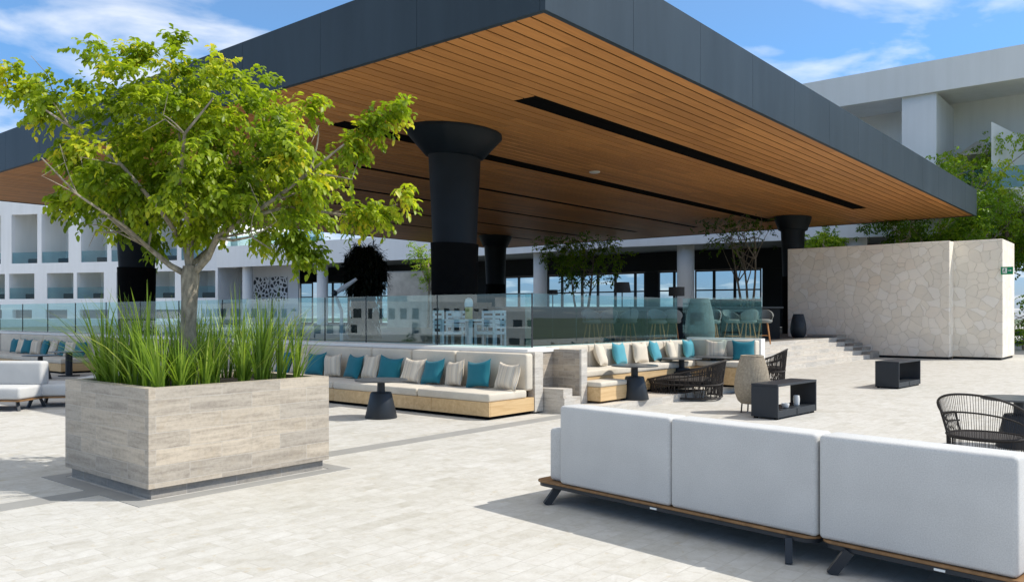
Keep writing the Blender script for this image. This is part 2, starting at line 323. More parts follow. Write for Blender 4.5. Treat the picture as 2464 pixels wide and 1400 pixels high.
MT = dict(
 paver=paver(), strip=simple('grey_paving_strip', (.29,.285,.27), .7, var=.1, sc_=2, mode='world'),
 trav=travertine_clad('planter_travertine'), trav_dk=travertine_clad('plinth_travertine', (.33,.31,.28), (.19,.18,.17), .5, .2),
 trav_step=travertine_clad('step_travertine', (.58,.55,.50), (.42,.39,.35), .9, .15, .4, .5),
 trav_wall=travertine_clad('bench_wall_travertine', (.42,.37,.31), (.22,.19,.16), .34, .11, .31, 1.0),
 stone=crazy_stone('crazy_paved_limestone'), boards=boards(), fascia=fascia_mat('dark_metal_fascia'),
 column=simple('dark_column_metal', (.008,.013,.019), .5, .0, .25, 1.5, .05, spec=.2), sleeve=simple('black_column_sleeve', (.004,.004,.004), .8, 0, .3, 6, .3, spec=.1),
 black=simple('black_void', (.004,.004,.004), .9, spec=.05), white=plaster('white_plaster', (.85,.85,.85)), white2=plaster('pale_plaster', (.85,.845,.82)), soffit=plaster('grey_soffit', (.34,.36,.37)),
 concrete=simple('grey_concrete', (.50,.485,.45), .85, 0, .22, 1.6, .4, mode='world'),
 sofa=fabric('light_grey_outdoor_fabric', (.535,.535,.525), 380, .95, .05), cream=fabric('cream_outdoor_fabric', (.60,.545,.455)), teal=fabric('teal_fabric', (.018,.155,.205)), lblue=fabric('light_teal_fabric', (.085,.33,.40)),
 stripe=striped('striped_fabric'), plain=fabric('sand_fabric', (.66,.59,.48)),
 oak=wood('honey_oak', (.52,.34,.16), (.70,.50,.27)), teak=wood('teak', (.16,.085,.035), (.30,.165,.07)), leg=simple('dark_leg_metal', (.022,.027,.034), .4, 0, .15, 8),
 anth=simple('anthracite_metal', (.018,.023,.030), .45, 0, .15, 5, .06, mode='obj'), tabletop=simple('table_top_laminate', (.075,.08,.085), .3, 0, .15, 8),
 rope=simple('dark_brown_rope', (.032,.027,.024), .8, 0, .3, 40, .4), rope_lt=simple('sand_rope', (.36,.30,.22), .85, 0, .3, 30, .6),
 glass=glass('balustrade_glass', (.70,.86,.87), 1.95), wglass=glass('window_glass', (.80,.88,.92), 1.5), bglass=glass('balcony_glass', (.66,.80,.83), 1.5),
 frame=simple('window_frame_dark', (.02,.022,.026), .5), bark=simple('pale_bark', (.29,.25,.19), .9, 0, .75, 16, 1.0, stretch=(1,1,.45)), barkdk=simple('dark_bark', (.10,.08,.06), .9, 0, .4, 10, .8),
 leaf=leaf_mat('bright_leaves', (.045,.09,.006), (.20,.29,.014), (.46,.53,.035), (.66,.54,.05), .48),
 leaf2=leaf_mat('tree_leaves', (.03,.08,.010), (.11,.22,.015), (.28,.42,.025), (.42,.48,.03), .45), leafdk=leaf_mat('shade_dark_leaves', (.003,.006,.003), (.006,.011,.005), (.012,.02,.008), (.02,.03,.01), .1),  # leafdk: leaf colour darkened to stand for deep canopy shade
 grass=leaf_mat('grass_blades', (.07,.13,.02), (.19,.31,.03), (.38,.50,.07), (.52,.50,.20), .35), soil=simple('dark_soil', (.03,.024,.018), .95, 0, .4, 14, 1),
 shell=simple('sage_grey_upholstery', (.20,.21,.195), .85, 0, .08, 9), stoolwood=wood('orange_beech', (.42,.18,.06), (.56,.27,.10), (6,6,1)), shade=simple('charcoal_shade', (.04,.036,.032), .8),
 brass=simple('brass', (.62,.40,.13), .3, .9, .08), porcelain=simple('white_gloss', (.78,.78,.76), .3, 0, .03), sign=simple('green_sign_plastic', (.004,.24,.10), .4, 0, .03, spec=.3), signw=simple('white_sign_print', (.8,.82,.8), .5, 0, .02), lampw=simple('white_metal', (.75,.76,.78), .35, .0, .04),
 wdark=simple('dark_window_glass', (.05,.07,.08), .1, 0, .1, 1, 0, spec=.8), land=simple('far_land', (.10,.13,.07), .95, 0, .3, .02, .1, mode='world'), dark=simple('dark_interior', (.012,.014,.015), .8, 0, .2, 1),
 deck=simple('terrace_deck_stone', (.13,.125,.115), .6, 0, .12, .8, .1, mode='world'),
)
# ================================================================ SETTING
g = MB(); g.box(-3000, 3000, -3000, 3000, -14.0, -12.0); struct('ground', g, MT['land'])
g = MB(); g.box(-12, 150, -15, 160, -1.5, 0); struct('terrace_floor', g, MT['paver'])
# grey strip in the paving and the frame round the planter
PX0, PX1, PY0, PY1, PH = 3.45, 5.37, 6.88, 8.56, .965
g = MB(); g.box(-11.9, PX0-.16, 7.46, 7.74, 0, .004); g.box(PX1+.16, 10.9, 7.46, 7.74, 0, .004); struct('paving_strip', g, MT['strip'])
g = MB(); b_ = .16; g.box(PX0-b_, PX1+b_, PY0-b_, PY0, 0, .004); g.box(PX0-b_, PX1+b_, PY1, PY1+b_, 0, .004); g.box(PX0-b_, PX0, PY0, PY1, 0, .004); g.box(PX1, PX1+b_, PY0, PY1, 0, .004); struct('paving_border', g, MT['strip'])
# raised deck and its broad steps
DZ = .75
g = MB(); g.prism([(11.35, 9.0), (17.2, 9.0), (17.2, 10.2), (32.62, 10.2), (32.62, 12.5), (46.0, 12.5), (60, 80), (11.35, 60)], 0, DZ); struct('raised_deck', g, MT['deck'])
st = thing('staircase', 'broad pale stone steps climbing to the raised deck beside the stone wall', 'steps', (25, 9.0, 0))
for i in range(5):
    g = MB(); y0 = 8.9 + .3*i; g.box(17.2, 32.66, y0, 10.195, .15*i + (.0 if i == 0 else 0), .15*(i+1) + (.004 if i == 4 else 0)); part('step', g, MT['trav_step'], st, world=True)

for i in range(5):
    g = MB(); y0 = 8.9 + .3*i; g.box(31.55+.0, 32.65, y0-.02, (y0+.28 if i < 4 else 11.2), .15*(i+1)+.005 if i else .005, .15*(i+1)+.09); part('dark_step_block', g, MT['trav_dk'], st, world=True)  # darker stone blocks laid over the wall end of the steps

# ================================================================ CANOPY
HC, X0, X1, Y0, Y1, FT = 6.1, 9.58, 42.0, 7.24, 36.0, 1.17
cn = thing('canopy_roof', 'huge dark flat canopy roof with timber slatted underside above the lounge deck', 'canopy', (14.6, 13.9, 0))
g = MB(); T = .10
def fas(x0, x1, y0, y1, n, ax):
    for i in range(n):
        a, b = i/n, (i+1)/n; e = .004
        if ax == 'x': g.box(x0+(x1-x0)*a+e, x0+(x1-x0)*b-e, y0, y1, HC-.02, HC+FT)
        else: g.box(x0, x1, y0+(y1-y0)*a+e, y0+(y1-y0)*b-e, HC-.02, HC+FT)
fas(X0, X1, Y0, Y0+T, 13, 'x'); fas(X0, X1, Y1-T, Y1, 13, 'x'); fas(X0, X0+T, Y0+T, Y1-T, 11, 'y'); fas(X1-T, X1, Y0+T, Y1-T, 11, 'y')
part('fascia', g, MT['fascia'], cn, world=True)
g = MB(); g.box(X0+T+.005, X1-T-.005, Y0+T+.005, Y1-T-.005, HC+.155, HC+FT-.05); part('roof_deck', g, MT['black'], cn, world=True)
slots = [(10.58, 10.82, 13.3, 36.2), (15.25, 15.5, 12.2, 38.4), (19.25, 19.5, 12.2, 38.6), (22.85, 23.1, 12.2, 38.6), (26.4, 26.65, 12.2, 38.6), (30.0, 30.25, 12.2, 38.6)]
g = MB(); P = .2975; y = 7.355; k = 0
while y < Y1 - .12:
    y1 = min(y + P - .046, Y1-.105); segs = [(X0+T+.002, X1-T-.002)]
    for (a, b, xa, xb) in slots:
        if y1 > a and y < b: segs = [(X0+T+.002, xa), (xb, X1-T-.002)]
    for (xa, xb) in segs: g.box(xa, xb, y, y1, HC, HC+.014)
    y += P; k += 1
part('ceiling_boards', g, MT['boards'], cn, world=True)
g = MB(); g.box(X0+T+.006, X1-T-.006, Y0+T+.006, Y1-T-.006, HC+.022, HC+.038); part('ceiling_backing', g, MT['black'], cn, world=True)
for (a, b, xa, xb) in slots:
    g = MB(); g.box(xa+.01, xb-.01, a-.05, b+.15, HC+.0142, HC+.0215); part('ceiling_slot', g, MT['black'], cn, world=True)
g = MB(); g.lathe([(0,-.05),(.12,-.05),(.17,-.03),(.17,.0)], (21.5, 14.3, HC), 20); part('recessed_light', g, MT['porcelain'], cn, world=True)  # white disc of the recessed ceiling light
def column(x, y, label, cf=1.0):
    t = thing('canopy_column', label, 'column', (x, y, 0), 0, 'oval black columns holding up the canopy')
    H = HC - .002
    g = MB(); g.lathe([(.66, 3.35), (.72, 4.4), (.78, H-.72), (.79, H-.62)], (0,0,0), 40, 1, .62); part('shaft', g, MT['column'], t)
    g = MB(); g.lathe([(.79, H-.62), (.84, H-.60), (.84+.54*cf, H-.08), (.84+.54*cf, H)], (0,0,0), 40, 1, .72, True); part('capital', g, MT['column'], t)
    g = MB(); g.lathe([(.66, DZ-.02), (.70, 3.2), (.71, 3.35)], (0,0,0), 40, 1, .66); part('sleeve', g, MT['sleeve'], t)
    return t
column(14.7, 13.9, 'oval black column nearest the front corner with flared top, rising behind the bench glass')
column(14.6, 30.0, 'oval black column partly behind the planter tree at the left')
column(37.3, 13.9, 'distant black column standing behind the left end of the crazy paved wall', .45)
column(35.4, 30.3, 'distant black column half hidden just right of the big near column', .5)

# ================================================================ GLASS BALUSTRADE + RETAINING WALLS
LZ = 1.04
g = MB(); g.box(10.49, 11.35, 8.30, 34, 0, LZ-.06); g.box(11.35, 16.75, 8.66, 9.0, 0, LZ-.06)
rw = thing('retaining_wall', 'low stone retaining wall with pale coping under the glass balustrade', 'wall', (11, 9, 0))
part('wall_core', g, MT['trav_wall'], rw, world=True)
g = MB(); g.box(10.485, 11.36, 8.28, 34, LZ-.058, LZ); g.box(11.362, 16.76, 8.64, 9.02, LZ-.058, LZ); part('coping', g, MT['white2'], rw, world=True)
GZ = 1.98
bal = thing('glass_balustrade', 'frameless clear glass balustrade running along the deck edge above the benches', 'balustrade', (11.1, 8.66, LZ))
def pane(p, q, par, z0=LZ-.03, z1=GZ, mat='glass'):
    p, q = Vector(p), Vector(q); d = (q-p).normalized(); n = Vector((-d.y, d.x))*.006; p = p + d*.008; q = q - d*.008
    g = MB(); g.prism([p-n, q-n, q+n, p+n], z0, z1); return part('glass_panel', g, MT[mat], par, world=True)
ys = [8.67, 10.95, 13.0, 14.35, 16.3, 18.4, 20.5, 22.6, 24.7, 26.8, 28.9, 31.0, 33.1]
for a, b in zip(ys, ys[1:]): pane((11.1, a), (11.1, b), bal)
xs = [11.11, 12.65, 14.6, 16.62]
for a, b in zip(xs, xs[1:]): pane((a, 8.83), (b, 8.83), bal)
for a, b in ((8.83, 7.9), (7.9, 6.95)): pane((16.88, a), (16.88, b), bal)
for y in ys: 
    g = MB(); g.box(11.085, 11.115, y-.006, y+.006, LZ, GZ); part('panel_edge', g, MT['frame'], bal, world=True)

# ================================================================ PLANTER, GRASS, TREE
pl = thing('stone_planter', 'large rectangular travertine clad planter holding a tree and tall grass', 'planter', ((PX0+PX1)/2, (PY0+PY1)/2, 0))
g = MB(); t_ = .11
for bx in ((PX0,PX1,PY0,PY0+t_),(PX0,PX1,PY1-t_,PY1),(PX0,PX0+t_,PY0+t_,PY1-t_),(PX1-t_,PX1,PY0+t_,PY1-t_)): g.box(*bx, .10, PH)
g.box(PX0+.02, PX1-.02, PY0+.02, PY1-.02, .102, .14); part('cladding', g, MT['trav'], pl, world=True)
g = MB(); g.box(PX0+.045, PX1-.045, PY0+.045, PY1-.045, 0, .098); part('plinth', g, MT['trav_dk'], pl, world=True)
g = MB(); g.box(PX0+t_, PX1-t_, PY0+t_, PY1-t_, .2, PH-.07); part('soil', g, MT['soil'], pl, world=True)

def leafblob(mb, o, d, up, L, Wd, tone, fold=.25):
    d = d.normalized(); s = d.cross(up)
    if s.length < 1e-3: s = d.orthogonal()
    s.normalize(); n = s.cross(d)
    b = len(mb.v)
    mb.v += [tuple(o), tuple(o+d*L*.38+s*Wd*.5+n*Wd*fold), tuple(o+d*L*.8+s*Wd*.36+n*Wd*fold*.6-n*L*.06), tuple(o+d*L-n*L*.14), tuple(o+d*L*.8-s*Wd*.36+n*Wd*fold*.6-n*L*.06), tuple(o+d*L*.38-s*Wd*.5+n*Wd*fold), tuple(o+d*L*.5)]
    mb.f += [(b,b+1,b+2,b+6), (b+6,b+2,b+3,b+4), (b,b+6,b+4,b+5)]; mb.sm += [True]*3
    mb.attr += [tone]*7
def rdir(rg):
    z = rg.uniform(-1,1); t = rg.uniform(0, 2*math.pi); r = math.sqrt(1-z*z); return Vector((r*math.cos(t), r*math.sin(t), z))
def spray(mb, o, d, n, L, rg, tone):
    d = d.normalized(); side = d.cross(Vector((0,0,1)))
    if side.length < .05: side = Vector((1,0,0))
    side.normalize(); ax = L*2.0
    for i in range(n):
        t = (i+.5)/n; p = o + d*ax*t + Vector((0,0,-.35))*ax*t*t; sg = 1 if i % 2 else -1
        ld = (side*sg*rg.uniform(.5,1.1) + d*rg.uniform(.2,.9) + Vector((0,0,-rg.uniform(.15,1.25))))
        leafblob(mb, p, ld, Vector((rg.uniform(-.4,.4), rg.uniform(-.4,.4), 1)), L*rg.uniform(.7,1.15), L*rg.uniform(.42,.56), min(1,max(0,tone+rg.uniform(-.16,.16))))
def crv(p, q, rg, bend=.15, n=7, sag=0):
    p, q = Vector(p), Vector(q); L = (q-p).length; m_ = (p+q)/2 + rdir(rg)*L*bend + Vector((0,0,sag*L)); return [p*(1-t)**2 + m_*2*t*(1-t) + q*t*t for t in [i/(n-1) for i in range(n)]]

def main_tree():
    rg = random.Random(11); Yt = 8.28; k = Yt/1967
    base = W(-3.27, Yt); base.z = 0
    t = thing('young_tree', 'young leafy tree with pale trunk and bright green spreading crown in the planter', 'tree', (base.x, base.y, PH-.07))
    def P(u, v, dd=0): # metres around trunk axis: across, up, depth
        return W((u-1232)*k, Yt + dd, CAMH + (758-v)*k)
    fork = P(458, 655)
    g = MB(); tr = [P(456, 925), P(455, 860), P(453, 790), P(456, 720), P(458, 665), P(458, 640)]
    g.tube(tr, [.105, .082, .076, .078, .090, .070], 14); part('trunk', g, MT['bark'], t, world=True)
    limbs = [ # start, way points, radius
     ([P(452,662), P(415,640,-.05), P(372,598,-.15), P(330,560,-.25), P(285,520,-.35), P(220,495,-.4)], .042),
     ([P(455,650), P(436,590,.1), P(418,540,.2), P(385,470,.35), P(330,380,.5), P(270,260,.6)], .038),
     ([P(456,645), P(458,590,0), P(456,520,0), P(450,430,.0), P(430,320,.0), P(400,200,.0)], .050),
     ([P(458,640), P(480,600,.2), P(510,540,.35), P(550,450,.5), P(590,330,.6), P(610,200,.6)], .036),
     ([P(464,660), P(505,620,-.05), P(535,575,-.15), P(600,540,-.25), P(680,490,-.3), P(760,430,-.3), P(840,360,-.25), P(930,280,-.2)], .046),
     ([P(535,575,-.15), P(585,585,-.3), P(640,580,-.45), P(690,610,-.55)], .020),
     ([P(620,530,-.27), P(700,500,-.1), P(790,510,.1), P(870,520,.15), P(950,485,.2)], .020),
     ([P(436,590,.1), P(420,520,-.3), P(350,420,-.5), P(230,330,-.5), P(130,270,-.3), P(40,190,-.1)], .030),
     ([P(458,560), P(480,470,-.5), P(530,370,-.9), P(600,300,-1.0)], .030),
     ([P(456,560), P(440,480,.5), P(430,400,1.0), P(470,300,1.1)], .030),
     ([P(385,612,-.1), P(360,560,-.5), P(300,500,-.9), P(250,430,-1.1)], .020),
     ([P(372,598,-.15), P(375,560,-.1), P(390,520,.1), P(380,470,.1)], .014),
    ]
    for pts, r in limbs:
        g = MB(); n = len(pts); pts = pts[:-1] if n > 5 else pts; n = len(pts); g.tube(pts, [r*.78*(1-.82*i/(n-1))+.003 for i in range(n)], 8); part('branch', g, MT['bark'], t, world=True)
    for pts, r in limbs[:11]:
        for j in range(2, max(3, len(pts)-2)):
            q0 = Vector(pts[j]); dr = (Vector(pts[j])-Vector(pts[j-1])).normalized()
            for s_ in range(2):
                e = q0 + (dr*.8 + rdir(rg)*.6).normalized()*rg.uniform(.25,.5); e1 = e + rdir(rg)*.22
                g = MB(); g.tube(crv(q0, e, rg, .12, 6) + [e.lerp(e1, .5), e1], [r*.30,r*.26,r*.22,r*.18,r*.15,r*.12,r*.09,.002], 5); part('branch', g, MT['bark'], t, world=True)
    blobs = [(300,172,72,58),(415,150,62,55),(330,120,50,20),(590,180,68,55),(655,240,72,50),(215,245,60,45),(350,270,125,85),(500,270,120,85),(225,380,92,80),(380,410,140,105),(560,410,140,105),
      (700,370,92,80),(780,390,66,66),(265,478,88,44),(610,500,96,44),(745,490,84,66),(465,490,66,46),(175,375,42,35),(175,490,34,26),(25,165,30,20),(62,208,42,28),(118,262,48,36),(945,262,38,24),(895,305,42,30),(852,350,42,36),(962,472,28,20),(905,502,44,24),(850,515,40,26),(700,585,44,36),(735,622,30,26),(372,577,17,15),(300,525,60,24),(215,485,56,30),(330,460,90,52),(520,455,100,52),(640,575,34,16),(420,95,16,14),(745,245,34,20),(480,545,30,24)]
    tot = sum(a[2]*a[3] for a in blobs); mb = MB(); mb.attr = []; tw = MB(); pts_l = [Vector(p) for pts, r in limbs for p in pts[2:]]
    for (u, v, ru, rv) in blobs:
        small = ru < 55; ru *= .82 if small else .86; rv *= .78 if small else .84; u, v = (u, v) if small else (470+(u-470)*.93, 408+(v-400)*.93); n = int(4500 * ru*rv/tot * (1.9 if small else 1)) + 8; dc = 0 if small else 1
        # sub clumps within each blob give light and dark masses with gaps
        ncl = max(2, int(n/9)); cl = []
        for _ in range(ncl):
            d = rdir(rg); rr = rg.random()**.45; xx, yy, z_ = d.x*rr, d.y*rr, d.z*rr
            dep = yy * (.95 if not small else .2)
            cl.append((u+xx*ru, v-z_*rv, dep, rg.uniform(-.30,.30)))
        for (cu, cv, cd, ct) in cl:
            c = P(cu, cv, cd); q = min(pts_l, key=lambda p: (p-c).length)
            if (q-c).length < .7 and rg.random() < .45: tw.tube(crv(q, c, rg, .2, 5), [.006,.005,.004,.003,.002], 5)
            for _ in range(9):
                o = c + rdir(rg)*rg.uniform(.02,.10 if small else .15); out_ = (o - P(455, 420, 0)); dd = rdir(rg)*.8 + out_.normalized()*.6
                hgt = (o.z - 2.0)/2.4; tone = .44 + ct + .16*min(1.2, out_.length/1.8) + .08*hgt  # lighter outward and upward: young tips, with sunlight put into leaf tone
                spray(mb, o, dd, rg.randint(5,8), .080, rg, tone)
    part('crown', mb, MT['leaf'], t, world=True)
main_tree()

def grass():
    rg = random.Random(5); mb = MB(); mb.attr = []
    cx, cy = (PX0+PX1)/2, (PY0+PY1)/2
    tufts = [(rg.uniform(PX0+.2, PX1-.2), rg.uniform(PY0+.18, PY1-.18)) for _ in range(44)]
    for (tx, ty) in tufts:
        H0 = rg.uniform(.6, 1.0)
        if abs(tx*7.79 - ty*4.38)/8.94 < .17 and tx*4.38+ty*7.79 < 80: H0 *= .62
        for _ in range(30):
            a = rg.uniform(0, 2*math.pi); r = rg.uniform(0,.05); bx, by = tx + r*math.cos(a), ty + r*math.sin(a)
            a2 = a + rg.uniform(-.8,.8); lean = rg.random()**1.2*.62 if rg.random() > .14 else rg.uniform(.6,.9); L = H0*rg.uniform(.55,1.12); n = 6; wd = rg.uniform(.005,.010)
            ox, oy = math.cos(a2), math.sin(a2); ox += (tx-cx)*.6; oy += (ty-cy)*.6
            sdv = Vector((-oy, ox, 0)).normalized(); tone = rg.uniform(.2,.85) if rg.random() > .06 else 1.0; b = len(mb.v)
            for i in range(n):
                t = i/(n-1); p = Vector((bx + ox*lean*L*t**1.6, by + oy*lean*L*t**1.6, PH-.08 + L*(t - .32*lean*t*t*t))); ww = wd*(1-t**2.2)+.0006
                mb.v += [tuple(p-sdv*ww), tuple(p+sdv*ww)]; mb.attr += [tone*(.8+.2*t)]*2
            for i in range(n-1): mb.f.append((b+2*i, b+2*i+1, b+2*i+3, b+2*i+2)); mb.sm.append(True)
    mb.xf(Matrix.Translation((-cx,-cy,-(PH-.08)))); o = part('ornamental_grass', mb, MT['grass']); o.location = (cx, cy, PH-.08)
    tagp(o, 'tall green blade grass filling the stone planter around the tree trunk', 'grass', kind='stuff')
grass()

# ================================================================ BENCHES
def pillow_mesh(nm, mat, w_=.46, h_=.46, th=.17, seed=0):
    rg = random.Random(seed); N = 16; vs = []; fs = []
    for side in (1, -1):
        for i in range(N+1):
            for j in range(N+1):
                u, v = -1 + 2*i/N, -1 + 2*j/N
                px = u*(1 - .10*(1 - v*v)*abs(u)**2) ; pz = v*(1 - .10*(1 - u*u)*abs(v)**2)
                t = ((1-abs(u)**2.6)*(1-abs(v)**2.6))**.55; t *= 1 + .10*noise.noise(Vector((u*1.5+seed, v*1.5, side*3)))
                vs.append((px*w_/2, side*th/2*t + .012*math.sin(3*v+seed), (pz+1)*h_/2 + .018*abs(u)*(v+1)/2*0 - .03*(1-u*u)*(v > .0)*v*v))
    M_ = (N+1)**2
    for s_ in range(2):
        for i in range(N):
            for j in range(N):
                a = s_*M_ + i*(N+1)+j; q = (a, a+N+1, a+N+2, a+1); fs.append(q if s_ else q[::-1])
    b = bmesh.new(); vv = [b.verts.new(v) for v in vs]
    for f in fs: b.faces.new([vv[i] for i in f])
    bmesh.ops.remove_doubles(b, verts=b.verts[:], dist=.0012); mb = MB(); mb.bm(b); b.free(); return mb.mesh(nm, mat)
PM = {k: [pillow_mesh('pillow', MT[m_], .50, .46, .19, s) for s in (1, 2, 3)] for k, m_ in (('stripe','stripe'),('teal','teal'),('lblue','lblue'),('plain','plain'))}
pc = [0]
def pillow(kind, loc, face, label, group, tilt=18, roll=0, s=1):
    """face: world angle the pillow's front looks at"""
    me = PM[kind][pc[0] % 3]; pc[0] += 1; o = bpy.data.objects.new('pillow', me); C.objects.link(o)
    o.location = loc; o.rotation_mode = 'XYZ'; o.rotation_euler = (R(-tilt), R(roll), face + R(90)); o.scale = (s,s,s)
    return tagp(o, label, 'pillow', group)

def bench(x0, x1, y0, y1, label, cuts, seat_z=.40, back_x=10.28, z0=0, backtop=.98):
    t = thing('built_in_bench', label, 'bench', (x0, (y0+y1)/2, z0))
    g = MB(); g.box(x0+.06, x1-.02, y0+.06, y1-.06, z0, z0+.055); part('plinth', g, MT['sleeve'], t, world=True)
    g = MB(); yy = y0; n = max(1, round((y1-y0)/1.35))
    for i in range(n):
        a, b = y0+(y1-y0)*i/n, y0+(y1-y0)*(i+1)/n; g.box(x0, x0+.03, a+.003, b-.003, z0+.055, z0+.27)
    g.box(x0+.03, x1-.01, y0, y0+.03, z0+.055, z0+.27); g.box(x0+.03, x1-.01, y1-.03, y1, z0+.055, z0+.27); g.box(x0+.03, x1-.01, y0+.03, y1-.03, z0+.20, z0+.268)
    part('wood_base', g, MT['oak'], t, world=True)
    for a, b in zip(cuts, cuts[1:]):
        g = MB(); g.rbox(x0-.005, back_x+.02, a+.008, b-.008, z0+.27, z0+seat_z, .03); part('seat_cushion', g, MT['cream'], t, world=True)
        n = max(1, round((b-a)/1.3))
        for i in range(n):
            g = MB(); g.rbox(back_x, x1-.01, a+(b-a)*i/n+.006, a+(b-a)*(i+1)/n-.006, z0+seat_z-.02, z0+backtop, .045); part('back_cushion', g, MT['cream'], t, world=True)
    return t
bench(9.37, 10.48, 8.14, 15.6, 'long front bench with cream cushions and honey wood base', [8.14, 9.72, 11.9, 13.8, 15.6])
g = MB(); g.box(10.485, 10.70, 8.13, 8.275, .03, 1.0); solo('bench_end_post', g, MT['trav_step'], 'pale stone post closing the right end of the long front bench', 'post', origin=(10.59, 8.2, 0))
bench(9.4, 10.48, 23.6, 30.6, 'far left bench with cream cushions behind the small black tables', [23.6, 25.4, 27.1, 28.9, 30.6])
f_ = math.pi   # faces -x
us1 = [(1215,'stripe'),(1148,'teal'),(1088,'stripe'),(1035,'teal'),(985,'stripe'),(932,'teal'),(888,'stripe'),(843,'teal'),(798,'stripe'),(755,'teal'),(715,'stripe'),(676,'teal')]
ordn = ['first','second','third','fourth','fifth','sixth','seventh','eighth','ninth','tenth','eleventh','twelfth']
def y_at(u, x):
    q = (u-1232)/1967; return (SA*x - q*CA*x)/(CA + q*SA)
cnt = {'stripe':0,'teal':0}
for i, (u, kd) in enumerate(us1):
    x = 10.02; y = y_at(u, x); lab = ('striped cream' if kd == 'stripe' else 'teal')
    j = cnt[kd]; cnt[kd] += 1
    pillow(kd, (x, y, .405), f_ + R(random.uniform(-14, 14)), f'{ordn[j]} {lab} pillow from the right end of the long front bench', 'scatter pillows on the long front bench', random.uniform(12,24), random.uniform(-8,8), random.uniform(.98,1.08))
us0 = [(188,'teal'),(166,'stripe'),(146,'teal'),(124,'stripe'),(103,'teal'),(82,'stripe'),(62,'teal'),(48,'stripe'),(32,'teal')]
cnt = {'stripe':0,'teal':0}
for i, (u, kd) in enumerate(us0):
    x = 10.0; y = y_at(u, x); j = cnt[kd]; cnt[kd] += 1
    pillow(kd, (x, y, .405), f_ + R(random.uniform(-10, 14)), f"{ordn[j]} {'striped cream' if kd=='stripe' else 'teal'} pillow from the planter end of the far left bench", 'scatter pillows on the far left bench', 16, random.uniform(-3,3), 1.05)

# --- corner bench on its low platform
PZ = .13
g = MB(); g.box(11.0, 16.6, 7.25, 7.715, 0, PZ); g.box(11.20, 16.6, 7.715, 8.64, 0, PZ)
struct('low_platform', g, MT['trav_step'])
g = MB(); g.box(10.73, 11.19, 7.72, 8.275, 0, PZ+.13); g.box(10.73, 10.98, 7.74, 8.27, PZ+.131, PZ+.27)
solo('stone_steps', g, MT['trav_step'], 'two small pale stone steps between the two benches', 'steps', origin=(10.95, 8.0, 0))
cb = thing('corner_bench', 'L-shaped bench with cream cushions and honey wood base on a low platform', 'bench', (12.5, 8.0, PZ))
g = MB(); g.box(11.38, 16.1, 7.92, 8.62, PZ+.05, PZ+.40); g.box(15.65, 16.72, 6.92, 7.92, PZ+.05, PZ+.40); part('wood_base', g, MT['oak'], cb, world=True)
g = MB(); g.box(11.45, 16.0, 7.98, 8.6, PZ+.0, PZ+.05); g.box(15.75, 16.7, 7.0, 7.98, PZ, PZ+.05); part('plinth', g, MT['sleeve'], cb, world=True)
g = MB(); g.box(11.20, 11.36, 7.75, 8.64, PZ+.001, 1.02); part('end_wall', g, MT['trav_wall'], cb, world=True)
g = MB(); g.box(11.20, 11.37, 7.71, 7.748, PZ+.001, 1.035); part('end_panel', g, MT['trav_step'], cb, world=True)
for a, b in ((11.38, 13.1), (13.1, 14.6), (14.6, 16.1)):
    g = MB(); g.rbox(a+.006, b-.006, 7.90, 8.50, PZ+.40, PZ+.52, .03); part('seat_cushion', g, MT['cream'], cb, world=True)
for a, b in ((11.38, 12.5), (12.5, 13.5), (13.5, 14.4), (14.4, 15.3), (15.3, 16.42)):
    g = MB(); g.rbox(a+.006, b-.006, 8.44, 8.63, PZ+.50, 1.05, .035); part('back_cushion', g, MT['cream'], cb, world=True)
g = MB(); g.rbox(15.66, 16.5, 6.93, 7.89, PZ+.40, PZ+.52, .03); part('seat_cushion', g, MT['cream'], cb, world=True)
for a, b in ((6.93, 7.65), (7.66, 8.43)):
    g = MB(); g.rbox(16.48, 16.70, a, b, PZ+.50, 1.07, .035); part('back_cushion', g, MT['cream'], cb, world=True)
g = MB(); g.box(16.705, 16.90, 6.90, 8.635, .05, 1.10); part('back_wall', g, MT['white2'], cb, world=True)
ot = thing('low_ottoman', 'low wooden ottoman with cream cushion at the near end of the corner bench', 'ottoman', (12, 7.6, PZ))
g = MB(); g.box(11.38, 12.2, 7.45, 7.86, PZ+.04, PZ+.27); part('wood_base', g, MT['oak'], ot, world=True)
g = MB(); g.rbox(11.375, 12.21, 7.44, 7.87, PZ+.27, PZ+.36, .03); part('cushion', g, MT['cream'], ot, world=True)
def x_at(u, y):
    q = (u-1232)/1967; return (CA*y + q*SA*y)/(SA - q*CA)
cb_p = [(1452,'plain','first cream pillow from the left end of the corner bench'),(1497,'lblue','first pale teal pillow from the left end of the corner bench'),(1546,'plain','second cream pillow from the left on the corner bench'),(1582,'lblue','second pale teal pillow from the left on the corner bench'),(1621,'plain','third cream pillow from the left on the corner bench'),(1663,'lblue','pale teal pillow tucked into the corner of the corner bench')]
for i, (u, kd, lab) in enumerate(cb_p):
    y = 8.28; pillow(kd, (x_at(u, y), y, PZ+.525), -math.pi/2 + R(random.uniform(-6, 22)), lab, 'scatter pillows on the corner bench', 16, random.uniform(-6,6), .95)
pillow('stripe', (16.3, y_at(1724, 16.3), PZ+.525), math.pi + R(25), 'cream pillow on the shaded right arm of the corner bench', 'scatter pillows on the corner bench', 15, 0, .95)
pillow('teal', (16.3, y_at(1790, 16.3), PZ+.525), math.pi + R(30), 'dark teal pillow at the right end of the corner bench', 'scatter pillows on the corner bench', 15, 0, .95)
